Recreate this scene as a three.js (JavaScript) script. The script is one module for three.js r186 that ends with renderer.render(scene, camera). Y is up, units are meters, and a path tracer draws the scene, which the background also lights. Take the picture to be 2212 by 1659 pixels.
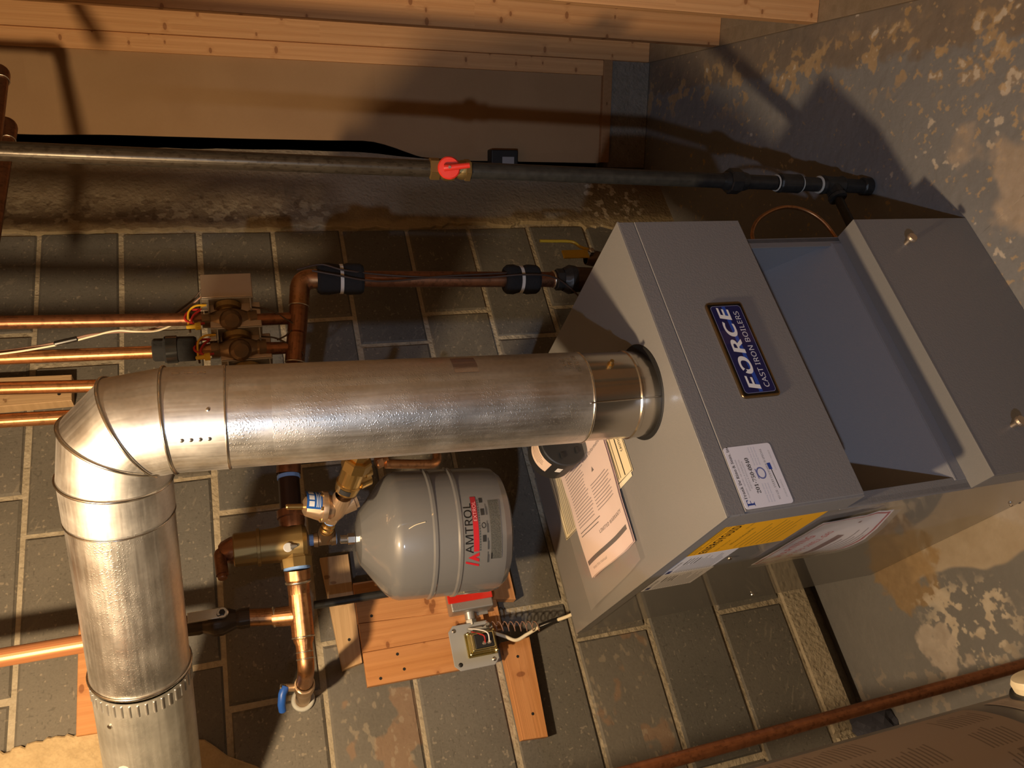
import * as THREE from 'three';
import { RoundedBoxGeometry } from 'three/addons/geometries/RoundedBoxGeometry.js';
import { mergeGeometries, toCreasedNormals } from 'three/addons/utils/BufferGeometryUtils.js';

// ------------------------------------------------------------------ camera, light, exposure
// World: y up, metres. Block wall in the plane z = 0, floor y = 0, the viewer stands at +z.
// The phone was held sideways: the picture's left is the room's up.
const scene = new THREE.Scene();
scene.background = new THREE.Color(0x000000);
const camera = new THREE.PerspectiveCamera(51.838, 2212 / 1659, 0.05, 30);
camera.position.set(0, 1.4822, 1.9043);
camera.up.set(0.861864, -0.078646, 0.501004);
camera.lookAt(camera.position.clone().add(new THREE.Vector3(0.453928, -0.32089, -0.831252)));
camera.updateMatrixWorld(true);
const renderer = new THREE.WebGLRenderer({ antialias: true });
renderer.toneMapping = THREE.LinearToneMapping;
renderer.toneMappingExposure = 0.88;
renderer.shadowMap.enabled = true;

const WARM_POS = [-0.01, 2.03, 1.08], WARM_I = 7.6, WARM_C = [1.0, 0.72, 0.42];
const COOL_POS = [-1.1, 1.95, 2.36], COOL_I = 6.8, COOL_C = [0.68, 0.80, 1.0], COOL_AIM = [1.0, 0.6, 0.6], COOL_ANGLE = 0.44;
const lin = (r, g, b) => new THREE.Color().setRGB(r, g, b);

// ------------------------------------------------------------------ helpers
const V = (x, y, z) => (Array.isArray(x) ? new THREE.Vector3(x[0], x[1], x[2]) : new THREE.Vector3(x, y, z));
let seed = 12345;
const rnd = () => { seed = (seed * 1664525 + 1013904223) >>> 0; return seed / 4294967296; };
const rr = (a, b) => a + (b - a) * rnd();
const HT = new Float32Array(65536); for (let i = 0; i < 65536; i++) HT[i] = rnd();
const hash = (i, j) => HT[((i * 73 + j * 1259) ^ (j * 31 + i * 7919)) & 65535];
const sm = (t) => t * t * (3 - 2 * t);
function vn(x, y) {
  const i = Math.floor(x), j = Math.floor(y), u = sm(x - i), v = sm(y - j);
  const a = hash(i, j), b = hash(i + 1, j), c = hash(i, j + 1), d = hash(i + 1, j + 1);
  return a + (b - a) * u + (c - a) * v + (a - b - c + d) * u * v;
}
function fbm(x, y, o = 4) { let s = 0, a = 0.5, n = 0; for (let k = 0; k < o; k++) { s += a * vn(x, y); n += a; a *= 0.5; x = x * 2.03 + 17.3; y = y * 2.03 + 9.1; } return s / n; }
const step = (a, b, x) => sm(Math.min(1, Math.max(0, (x - a) / (b - a))));
const mix = (a, b, t) => a + (b - a) * t;
const mix3 = (a, b, t) => [mix(a[0], b[0], t), mix(a[1], b[1], t), mix(a[2], b[2], t)];
const s8 = (c) => { c = Math.min(1, Math.max(0, c)); return Math.round(255 * (c <= 0.0031308 ? c * 12.92 : 1.055 * Math.pow(c, 1 / 2.4) - 0.055)); };
// colour texture from fn(px fraction u,v) -> linear rgb ; data texture from fn -> 0..1
function colTex(w, h, fn, rep) {
  const d = new Uint8Array(w * h * 4);
  for (let j = 0; j < h; j++) for (let i = 0; i < w; i++) { const c = fn((i + 0.5) / w, (j + 0.5) / h), k = (j * w + i) * 4; d[k] = s8(c[0]); d[k + 1] = s8(c[1]); d[k + 2] = s8(c[2]); d[k + 3] = 255; }
  const t = new THREE.DataTexture(d, w, h, THREE.RGBAFormat); t.colorSpace = THREE.SRGBColorSpace; return fin(t, rep);
}
function valTex(w, h, fn, rep) {
  const d = new Uint8Array(w * h * 4);
  for (let j = 0; j < h; j++) for (let i = 0; i < w; i++) { const c = Math.round(255 * Math.min(1, Math.max(0, fn((i + 0.5) / w, (j + 0.5) / h)))), k = (j * w + i) * 4; d[k] = d[k + 1] = d[k + 2] = c; d[k + 3] = 255; }
  return fin(new THREE.DataTexture(d, w, h, THREE.RGBAFormat), rep);
}
function fin(t, rep) { t.wrapS = t.wrapT = THREE.RepeatWrapping; t.magFilter = THREE.LinearFilter; t.minFilter = THREE.LinearMipmapLinearFilter; t.generateMipmaps = true; if (rep) t.repeat.set(rep[0], rep[1]); t.needsUpdate = true; return t; }
function canvasTex(w, h, draw) {
  const c = document.createElement('canvas'); c.width = w; c.height = h; const g = c.getContext('2d'); draw(g, w, h);
  const t = new THREE.CanvasTexture(c); t.colorSpace = THREE.SRGBColorSpace; t.anisotropy = 8; return t;
}
const std = (o) => new THREE.MeshStandardMaterial(o);
const phy = (o) => new THREE.MeshPhysicalMaterial(o);

const names = {};
function numbered(n) { if (!(n in names)) { names[n] = 0; return n; } names[n]++; return n + '_' + String(names[n]).padStart(3, '0'); }
const bases = new WeakMap();
function thing(name, label, category, base = [0, 0, 0], group) {
  const g = new THREE.Group(); g.name = numbered(name); g.position.set(...base); g.userData = { label, category };
  if (group) g.userData.group = group;
  scene.add(g); bases.set(g, V(base)); return g;
}
// geometry is given in world coordinates; it is stored relative to the thing's base
function part(parent, name, geo, mat, label) {
  const b = bases.get(parent) || V(0, 0, 0);
  const gs = Array.isArray(geo) ? mg(geo) : geo;
  gs.translate(-b.x, -b.y, -b.z);
  const m = new THREE.Mesh(gs, mat); m.name = name; m.castShadow = m.receiveShadow = true;
  if (label) m.userData.label = label;
  parent.add(m); bases.set(m, b); return m;
}
function struct(name, geo, mat, label) {
  const m = new THREE.Mesh(Array.isArray(geo) ? mg(geo) : geo, mat); m.name = name; m.castShadow = m.receiveShadow = true;
  m.userData = { kind: 'structure' }; if (label) m.userData.label = label; scene.add(m); bases.set(m, V(0, 0, 0)); return m;
}
function mg(list) {
  const l = list.map((g) => { const q = g.index ? g.toNonIndexed() : g; for (const k of Object.keys(q.attributes)) if (!['position', 'normal', 'uv'].includes(k)) q.deleteAttribute(k); return q; });
  return l.length > 1 ? mergeGeometries(l) : l[0];
}
const Q = new THREE.Quaternion();
function orient(g, A, dir) { Q.setFromUnitVectors(V(0, 1, 0), dir.clone().normalize()); g.applyQuaternion(Q); g.translate(A.x, A.y, A.z); return g; }
// turned shape: axis from A towards B, profile [distance, radius]
function lat(A, B, prof, seg = 28, crease = 0.5) {
  A = V(A); B = V(B);
  let g = new THREE.LatheGeometry(prof.map(([t, r]) => new THREE.Vector2(Math.max(r, 0.0001), t)), seg);
  const p = g.attributes.position, uv = g.attributes.uv; let L = prof[prof.length - 1][0] - prof[0][0], R = Math.max(...prof.map((q) => q[1]));
  for (let i = 0; i < uv.count; i++) uv.setXY(i, uv.getX(i) * 2 * Math.PI * R, p.getY(i));
  g = toCreasedNormals(g, crease);
  return orient(g, A, B.clone().sub(A));
}
const dist = (a, b) => V(a).distanceTo(V(b));
function cyl(A, B, r, seg = 24, b = 0.0015) { const L = dist(A, B); b = Math.min(b, r * 0.4, L * 0.4); return lat(A, B, [[0, 0], [0, r - b], [b, r], [L - b, r], [L, r - b], [L, 0]], seg); }
function hex(A, B, r, sides = 6) { const L = dist(A, B), b = Math.min(0.002, L * 0.2); return lat(A, B, [[0, 0], [0, r - b * 1.5], [b, r], [L - b, r], [L, r - b * 1.5], [L, 0]], sides, 0.2); }
// path with rounded corners
function rounded(pts, bend, n = 8) {
  pts = pts.map((p) => V(p)); const out = [pts[0].clone()];
  for (let i = 1; i < pts.length - 1; i++) {
    const P = pts[i], a = pts[i - 1].clone().sub(P), c = pts[i + 1].clone().sub(P), la = a.length(), lc = c.length(); a.normalize(); c.normalize();
    const ang = Math.acos(Math.max(-1, Math.min(1, -a.dot(c))));
    const t = Math.min(bend * Math.tan(ang / 2), la * 0.49, lc * 0.49);
    if (ang < 0.02) { out.push(P.clone()); continue; }
    const p0 = P.clone().addScaledVector(a, t), p2 = P.clone().addScaledVector(c, t);
    for (let k = 0; k <= n; k++) { const s = k / n; out.push(p0.clone().multiplyScalar((1 - s) * (1 - s)).addScaledVector(P, 2 * s * (1 - s)).addScaledVector(p2, s * s)); }
  }
  out.push(pts[pts.length - 1].clone()); return out;
}
function sweep(path, r, seg = 16, closed = false) {
  const n = path.length, T = [], pos = [], nor = [], uv = [], idx = [];
  for (let i = 0; i < n; i++) { const a = path[closed ? (i - 1 + n) % n : Math.max(0, i - 1)], b = path[closed ? (i + 1) % n : Math.min(n - 1, i + 1)]; T.push(b.clone().sub(a).normalize()); }
  let N = Math.abs(T[0].y) < 0.9 ? V(0, 1, 0) : V(1, 0, 0); N.addScaledVector(T[0], -N.dot(T[0])).normalize();
  let len = 0; const rows = closed ? n + 1 : n;
  for (let q = 0; q < rows; q++) {
    const i = q % n; if (q) { N.addScaledVector(T[i], -N.dot(T[i])).normalize(); len += path[i].distanceTo(path[(q - 1) % n]); }
    const B = T[i].clone().cross(N); const R = typeof r === 'function' ? r(q / (rows - 1), len) : r;
    for (let k = 0; k <= seg; k++) { const a = (k / seg) * 2 * Math.PI, c = Math.cos(a), s = Math.sin(a); const d = N.clone().multiplyScalar(c).addScaledVector(B, s); pos.push(path[i].x + d.x * R, path[i].y + d.y * R, path[i].z + d.z * R); nor.push(d.x, d.y, d.z); uv.push((k / seg) * 2 * Math.PI * R, len); }
  }
  for (let q = 0; q < rows - 1; q++) for (let k = 0; k < seg; k++) { const a = q * (seg + 1) + k, b = a + seg + 1; idx.push(a, a + 1, b, b, a + 1, b + 1); }
  if (!closed) for (const [q, sgn] of [[0, -1], [n - 1, 1]]) {
    const c = pos.length / 3; pos.push(path[q].x, path[q].y, path[q].z); nor.push(T[q].x * sgn, T[q].y * sgn, T[q].z * sgn); uv.push(0, 0);
    for (let k = 0; k <= seg; k++) { const a = (q * (seg + 1) + k) * 3; pos.push(pos[a], pos[a + 1], pos[a + 2]); nor.push(T[q].x * sgn, T[q].y * sgn, T[q].z * sgn); uv.push(0.01 * Math.cos(k), 0.01 * Math.sin(k)); }
    for (let k = 0; k < seg; k++) sgn > 0 ? idx.push(c, c + 1 + k, c + 2 + k) : idx.push(c, c + 2 + k, c + 1 + k);
  }
  const g = new THREE.BufferGeometry(); g.setAttribute('position', new THREE.Float32BufferAttribute(pos, 3)); g.setAttribute('normal', new THREE.Float32BufferAttribute(nor, 3)); g.setAttribute('uv', new THREE.Float32BufferAttribute(uv, 2)); g.setIndex(idx);
  // outward check: frame T x N keeps (N,B,T) right-handed, triangles as listed face outwards
  return g;
}
const pipe = (pts, r, bend = 0.03, seg = 20) => sweep(rounded(pts, bend), r, seg);
const wire = (pts, r = 0.0016, seg = 7) => sweep(new THREE.CatmullRomCurve3(pts.map((p) => V(p)), false, 'centripetal').getPoints(pts.length * 8), r, seg);
function ringOn(C, dir, R, r, seg = 40) { dir = V(dir).normalize(); const u = (Math.abs(dir.y) < 0.9 ? V(0, 1, 0) : V(1, 0, 0)).cross(dir).normalize(), v = dir.clone().cross(u), P = []; for (let k = 0; k < seg; k++) { const a = k / seg * 2 * Math.PI; P.push(V(C).addScaledVector(u, R * Math.cos(a)).addScaledVector(v, R * Math.sin(a))); } return sweep(P, r, 8, true); }
// uv in metres from position, by face direction; along = axis that becomes v
function triUV(g, along = 1, ou = 0, ov = 0) {
  if (g.index) g = g.toNonIndexed(); const p = g.attributes.position, n = g.attributes.normal, uv = new Float32Array(p.count * 2);
  for (let i = 0; i < p.count; i++) {
    const P = [p.getX(i), p.getY(i), p.getZ(i)], N = [Math.abs(n.getX(i)), Math.abs(n.getY(i)), Math.abs(n.getZ(i))];
    let ax = N.indexOf(Math.max(...N)); const o = [0, 1, 2].filter((a) => a !== ax); let a, b;
    if (o.includes(along)) { b = along; a = o.find((q) => q !== along); } else { a = o[0]; b = o[1]; }
    uv[2 * i] = P[a] + ou + ax * 0.31; uv[2 * i + 1] = P[b] + ov;
  }
  g.setAttribute('uv', new THREE.BufferAttribute(uv, 2)); return g;
}
// box between two corners, edges softly rounded
function box(a, b, rad = 0.002, along = 1, ou = 0, ov = 0) {
  const w = Math.abs(b[0] - a[0]), h = Math.abs(b[1] - a[1]), d = Math.abs(b[2] - a[2]); rad = Math.min(rad, w / 2.2, h / 2.2, d / 2.2);
  const g = new RoundedBoxGeometry(w, h, d, 2, rad); g.translate((a[0] + b[0]) / 2, (a[1] + b[1]) / 2, (a[2] + b[2]) / 2);
  return triUV(g, along, ou, ov);
}
function quad(p00, p10, p11, p01, nu = 1, nv = 1, fn) { // corners anticlockwise seen from the front, uv 0..1
  const pos = [], uv = [], idx = []; const a = V(p00), b = V(p10), c = V(p11), d = V(p01); const N = b.clone().sub(a).cross(d.clone().sub(a)).normalize();
  for (let j = 0; j <= nv; j++) for (let i = 0; i <= nu; i++) { const u = i / nu, v = j / nv; const p = a.clone().lerp(b, u).lerp(d.clone().lerp(c, u), v); if (fn) p.addScaledVector(N, fn(u, v)); pos.push(p.x, p.y, p.z); uv.push(u, v); }
  for (let j = 0; j < nv; j++) for (let i = 0; i < nu; i++) { const q = j * (nu + 1) + i; idx.push(q, q + 1, q + nu + 1, q + 1, q + nu + 2, q + nu + 1); }
  const g = new THREE.BufferGeometry(); g.setAttribute('position', new THREE.Float32BufferAttribute(pos, 3)); g.setAttribute('uv', new THREE.Float32BufferAttribute(uv, 2)); g.setIndex(idx); g.computeVertexNormals(); return g;
}
// thin sheet with thickness whose front carries uv 0..1 (labels, paper)
function sheet(p00, p10, p11, p01, th, nu = 1, nv = 1, fn) {
  const f = quad(p00, p10, p11, p01, nu, nv, fn); const N = V(p10).sub(V(p00)).cross(V(p01).sub(V(p00))).normalize();
  const mk = (p) => V(p).addScaledVector(N, -th).toArray(); const bk = quad(mk(p10), mk(p00), mk(p01), mk(p11), nu, nv, fn ? (u, v) => -fn(1 - u, v) : undefined);
  const side = []; const fr = [p00, p10, p11, p01];
  for (let k = 0; k < 4; k++) { const a = fr[k], b = fr[(k + 1) % 4]; const s = quad(mk(a), mk(b), b, a); const u = s.attributes.uv; for (let i = 0; i < 4; i++) u.setXY(i, 0.01, 0.01); side.push(s); }
  return mg([f, bk, ...(fn ? [] : side)]);
}
// curved patch on a cylinder (axis A->B): angles measured from reference direction ref, heights t0..t1
function patch(A, B, r, ref, a0, a1, t0, t1, nu = 16) {
  A = V(A); B = V(B); const d = B.clone().sub(A).normalize(), u = V(ref); u.addScaledVector(d, -u.dot(d)).normalize(); const v = d.clone().cross(u); const pos = [], nor = [], uv = [], idx = [];
  for (let j = 0; j <= 1; j++) for (let i = 0; i <= nu; i++) { const a = mix(a0, a1, i / nu), n = u.clone().multiplyScalar(Math.cos(a)).addScaledVector(v, Math.sin(a)), p = A.clone().addScaledVector(d, j ? t1 : t0).addScaledVector(n, r); pos.push(p.x, p.y, p.z); nor.push(n.x, n.y, n.z); uv.push(i / nu, j); }
  for (let i = 0; i < nu; i++) idx.push(i, i + 1, i + nu + 1, i + 1, i + nu + 2, i + nu + 1);
  const g = new THREE.BufferGeometry(); g.setAttribute('position', new THREE.Float32BufferAttribute(pos, 3)); g.setAttribute('normal', new THREE.Float32BufferAttribute(nor, 3)); g.setAttribute('uv', new THREE.Float32BufferAttribute(uv, 2)); g.setIndex(idx); return g;
}

// ------------------------------------------------------------------ materials
const T = {};
T.block = colTex(1024, 1024, (u, v) => {
  const X = u * 0.9, Y = v * 0.9; let k = 0.105 + 0.05 * fbm(X * 9, Y * 9, 4) + 0.02 * (vn(X * 420, Y * 420) - 0.5);
  let c = [k * 1.06, k * 1.0, k * 0.9];
  const scr = step(0.66, 0.8, fbm(X * 46 + 3, Y * 120 + X * 60, 3)) * step(0.45, 0.7, fbm(X * 5 + 8, Y * 5, 3));
  c = mix3(c, [0.3, 0.27, 0.22], scr * 0.4);
  const chip = step(0.79, 0.83, fbm(X * 130 + 40, Y * 130, 2)); c = mix3(c, [0.4, 0.35, 0.28], chip * 0.4);
  const pit = step(0.84, 0.9, vn(X * 210, Y * 210)); return mix3(c, [0.05, 0.047, 0.042], pit * 0.35);
}, [1 / 0.9, 1 / 0.9]);
T.blockStain = colTex(512, 512, (u, v) => { const X = u * 0.9, Y = v * 0.9; let k = 0.12 + 0.05 * fbm(X * 9, Y * 9, 4) + 0.02 * (vn(X * 300, Y * 300) - 0.5); let c = [k * 1.08, k, k * 0.88]; const st = step(0.6, 0.65, fbm(X * 11 + 2, Y * 13 + 6, 4)); c = mix3(c, mix3([0.30, 0.15, 0.07], [0.40, 0.24, 0.13], fbm(X * 60, Y * 60, 3)), st * 0.4); return mix3(c, [0.34, 0.29, 0.22], step(0.66, 0.74, fbm(X * 50, Y * 90, 3)) * 0.5); }, [1 / 0.9, 1 / 0.9]);
T.blockB = valTex(512, 512, (u, v) => 0.5 + 0.5 * (fbm(u * 40, v * 40, 5) - 0.5) - 0.25 * step(0.8, 0.9, vn(u * 75, v * 75)), [1 / 0.5, 1 / 0.5]);
T.mortar = colTex(512, 512, (u, v) => { const k = fbm(u * 30, v * 30, 4), s = vn(u * 210, v * 210); return mix3([0.31, 0.26, 0.18], [0.48, 0.42, 0.32], k * 0.8 + 0.25 * s); }, [1 / 0.6, 1 / 0.6]);
T.mortarB = valTex(512, 512, (u, v) => fbm(u * 60, v * 60, 4), [1 / 0.5, 1 / 0.5]);
T.plaster = colTex(384, 2048, (u, v) => { // 0.42 m x 2.3 m strip, u from the ragged edge to the corner
  const X = 1.58 + u * 0.42, Y = v * 2.3; let c = mix3([0.29, 0.24, 0.175], [0.36, 0.305, 0.225], fbm(X * 14, Y * 14, 4));
  const w = X + 0.10 * (fbm(X * 7 + 3, Y * 5, 3) - 0.5);
  const st = step(1.86, 1.79, w) * step(1.13, 1.25, Y + 0.1 * fbm(X * 9, Y * 9, 2)); // brown damp stain with an outline
  c = mix3(c, [0.19, 0.14, 0.085], st * (0.55 + 0.4 * fbm(X * 40, Y * 40, 3)));
  const flake = step(0.52, 0.6, fbm(X * 60, Y * 45 + 7, 3)) * step(1.80, 1.70, X + 0.05 * fbm(X * 20, Y * 20, 2)) * step(1.15, 1.22, Y);
  c = mix3(c, [0.42, 0.36, 0.25], flake * 0.75);
  const chipd = step(0.68, 0.74, fbm(X * 45 + 9, Y * 45, 2)) * step(1.80, 1.74, X) * step(1.2, 1.3, Y); c = mix3(c, [0.13, 0.09, 0.055], chipd * 0.8);
  const low = step(1.05, 0.9, Y + 0.25 * (fbm(X * 6, Y * 6, 3) - 0.5)) * step(1.86, 1.76, w); c = mix3(c, [0.20, 0.14, 0.07], low * 0.75);
  const salt = step(0.56, 0.66, fbm(X * 55 + 4, Y * 55, 3)) * step(0.36, 0.28, Y) * step(0.08, 0.14, Y); c = mix3(c, [0.62, 0.54, 0.42], salt * 0.9);
  const edge = step(1.668, 1.645, X + 0.03 * (fbm(Y * 30, 3, 3) - 0.5)); return mix3(c, [0.46, 0.37, 0.22], edge * 0.7);
});
T.drywall = colTex(512, 512, (u, v) => { const k = fbm(u * 10, v * 10, 4), s = vn(u * 240, v * 240); return mix3([0.35, 0.21, 0.105], [0.40, 0.25, 0.13], k + 0.2 * (s - 0.5)); }, [1, 1]);
function woodTex(base, dark, seedo, w = 512, h = 1024) { // u 0.25 m across, v 1.2 m along
  const knots = []; for (let k = 0; k < 22; k++) knots.push([rnd() * 0.25, rnd() * 1.2, rr(0.003, 0.0075)]);
  return colTex(w, h, (u, v) => {
    let X = u * 0.25, Y = v * 1.2, kn = 0, ring = 0;
    for (const [kx, ky, kr] of knots) { let dx = X - kx; dx -= 0.25 * Math.round(dx / 0.25); let dy = Y - ky; dy -= 1.2 * Math.round(dy / 1.2); const d = Math.hypot(dx * 0.6, dy * 1.1); X += Math.sign(dx) * 0.010 * Math.exp(-d * d / (kr * kr * 5)); kn = Math.max(kn, step(kr * 1.05, kr * 0.75, d)); ring = Math.max(ring, step(kr * 2.6, kr, d)); }
    const g = fbm(X * 110 + seedo, Y * 2.2 + seedo, 4), f = fbm(X * 620, Y * 8 + seedo * 2, 2), band = 0.5 + 0.5 * Math.sin((X * 330 + 8 * fbm(X * 18 + seedo, Y * 1.3, 3)) * 1.0);
    let c = mix3(base, dark, Math.min(1, 0.38 * g + 0.28 * band * 0.8 + 0.22 * f)); c = mix3(c, dark, ring * 0.3); return mix3(c, [dark[0] * 0.55, dark[1] * 0.45, dark[2] * 0.4], kn * 0.8);
  }, [1 / 0.25, 1 / 1.2]);
}
T.stud = woodTex([0.74, 0.40, 0.17], [0.50, 0.22, 0.075], 3);
T.stud2 = woodTex([0.78, 0.44, 0.20], [0.54, 0.25, 0.09], 21);
T.board = woodTex([0.62, 0.30, 0.115], [0.42, 0.17, 0.055], 55);
T.boardPale = woodTex([0.62, 0.42, 0.23], [0.44, 0.28, 0.14], 77);
T.woodB = valTex(256, 512, (u, v) => fbm(u * 60, v * 6, 4), [1 / 0.25, 1 / 1.2]);
const FX0 = -2.8, FX1 = 2.5, FZ0 = -0.3, FZ1 = 3.4;
T.floor = colTex(2048, 1432, (u, v) => {
  const X = mix(FX0, FX1, u), Z = mix(FZ0, FZ1, v); const n1 = fbm(X * 6, Z * 6, 4), n2 = fbm(X * 26 + 5, Z * 26, 4), n3 = fbm(X * 80, Z * 80 + 3, 3), n4 = fbm(X * 48 + 9, Z * 48, 3), sp = vn(X * 330, Z * 330);
  let c = mix3([0.165, 0.163, 0.168], [0.245, 0.240, 0.238], n1 * 0.8 + 0.25 * n2); c = mix3(c, [0.11, 0.106, 0.106], 0.25 * sp * n2);
  const och = mix3([0.36, 0.23, 0.10], [0.48, 0.34, 0.19], n3), pale = mix3([0.46, 0.38, 0.29], [0.62, 0.56, 0.48], n3);
  const wr = 2.416 - X - Z; // towards the stud wall
  const mar = step(0.17, 0.13, wr + 0.12 * (n2 - 0.5)); c = mix3(c, mix3([0.15, 0.115, 0.085], [0.25, 0.185, 0.125], n2), mar * 0.8); // grimy bare margin
  c = mix3(c, och, step(0.56, 0.60, 0.6 * n2 + 0.4 * n4) * step(0.34, 0.18, wr) * step(0.03, 0.1, wr) * 0.8);
  // flaked paint chips, denser towards the viewer
  const near = step(0.80, 1.20, Z + 0.3 * (n1 - 0.5)) * step(2.2, 0.6, X), th = mix(0.72, 0.585, near);
  c = mix3(c, mix3(och, pale, step(0.42, 0.55, n1)), step(th, th + 0.02, 0.5 * n4 + 0.5 * n2) * step(0.35, 0.6, X) * 0.9);
  c = mix3(c, och, step(th + 0.06, th + 0.08, n3) * step(0.35, 0.6, X) * 0.7);
  const pan = step(0.07, 0.03, Math.hypot((X - 0.84) * 0.9, Z - 1.03) - 0.30 * (fbm(X * 9, Z * 9, 4) - 0.36)); c = mix3(c, mix3([0.36, 0.28, 0.20], [0.46, 0.37, 0.29], n4), pan * 0.8);
  // bare strip beside the boiler, rust, white salts on the left
  const dl = X - (0.288 - 0.075 - 0.06 * (fbm(Z * 9, 4, 3) - 0.5)); const bare = step(0, 0.008, dl) * step(0.34, 0.36, Z + 0.05 * n2);
  c = mix3(c, mix3([0.38, 0.30, 0.21], [0.54, 0.46, 0.37], n2), bare * step(0.31, 0.305, X) * 0.9);
  const rust = step(0.10, 0.07, Math.hypot(X - 0.27, Z - 0.31) + 0.14 * (n2 - 0.5)); c = mix3(c, mix3([0.28, 0.17, 0.06], [0.38, 0.25, 0.11], n3), rust * 0.7);
  const dS_ = Math.hypot((X - 0.11) * 1.3, Z - 0.42); c = mix3(c, pale, step(0.52, 0.56, n4 * 0.6 + n3 * 0.4) * step(0.17, 0.08, dS_ + 0.1 * (n2 - 0.5)) * 0.95);
  const pud = step(0.06, 0.045, Math.hypot((X - 0.075) * 0.9, Z - 0.31) + 0.12 * (n2 - 0.5)); c = mix3(c, mix3([0.40, 0.34, 0.29], [0.58, 0.52, 0.47], n4), pud * 0.85);
  const d2 = step(0.58, 0.62, n4) * step(0.1, 0.05, X) * step(0.6, 0.5, Z) * step(-0.4, -0.2, X); return mix3(c, [0.34, 0.29, 0.24], d2 * 0.6);
});
T.floorB = valTex(1024, 1024, (u, v) => fbm(u * 60, v * 60, 5), [5.3 / 1.2, 3.7 / 1.2]);
T.plasterB = T.mortarB.clone(); T.plasterB.repeat.set(0.42 / 0.5, 2.3 / 0.5); T.plasterB.needsUpdate = true;
T.galv = valTex(1024, 1024, (u, v) => { const b = fbm(u * 12, v * 12, 3), e = fbm(u * 160, v * 8, 3); return 0.5 + 0.22 * (b - 0.5) + 0.12 * (e - 0.5); }, [1 / 0.5, 1 / 0.5]);
T.galvB = valTex(1024, 1024, (u, v) => { const a = vn(u * 330, v * 330), b = vn(u * 92 + 7, v * 92); return 0.5 + 0.5 * step(0.72, 0.86, a) * step(0.42, 0.62, fbm(u * 7, v * 7, 3)) + 0.1 * (b - 0.5); }, [1 / 0.5, 1 / 0.5]);
T.galvC = colTex(512, 512, (u, v) => { const a = fbm(u * 14, v * 14, 4), b = vn(u * 120, v * 120); const k = 0.56 + 0.14 * a + 0.08 * b; return [k, k * 0.985, k * 0.955]; }, [1 / 0.5, 1 / 0.5]);
T.galvOldC = colTex(512, 512, (u, v) => { const a = fbm(u * 10, v * 10, 4), b = vn(u * 90, v * 90), k = 0.42 + 0.22 * a + 0.06 * b; return [k, k * 0.985, k * 0.91]; }, [1 / 0.5, 1 / 0.5]);
T.copper = colTex(512, 512, (u, v) => { const a = fbm(u * 8, v * 40, 4), b = fbm(u * 60, v * 60, 3); let c = mix3([0.60, 0.32, 0.15], [0.48, 0.23, 0.10], a); return mix3(c, [0.24, 0.12, 0.06], step(0.58, 0.75, b) * 0.5); }, [1 / 0.3, 1 / 0.3]);
T.copperOld = colTex(512, 512, (u, v) => { const a = fbm(u * 8, v * 30, 4), b = fbm(u * 40, v * 40, 3); let c = mix3([0.33, 0.15, 0.075], [0.21, 0.095, 0.05], a); return mix3(c, [0.14, 0.065, 0.035], step(0.55, 0.75, b) * 0.6); }, [1 / 0.3, 1 / 0.3]);
T.iron = colTex(256, 256, (u, v) => { const a = fbm(u * 20, v * 20, 4); return mix3([0.018, 0.019, 0.019], [0.045, 0.045, 0.043], a); }, [1 / 0.2, 1 / 0.2]);
T.steelOld = colTex(256, 512, (u, v) => { const a = fbm(u * 18, v * 18, 4), b = fbm(u * 50, v * 50, 3); return mix3(mix3([0.10, 0.08, 0.06], [0.19, 0.16, 0.12], a), [0.06, 0.045, 0.03], step(0.55, 0.75, b) * 0.6); }, [1 / 0.2, 1 / 0.4]);
T.paintB = valTex(512, 512, (u, v) => fbm(u * 160, v * 160, 2), [1 / 0.3, 1 / 0.3]);
T.scuff = valTex(512, 512, (u, v) => 0.42 + 0.35 * (fbm(u * 9, v * 9, 4) - 0.5), [1 / 0.6, 1 / 0.6]);

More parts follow.
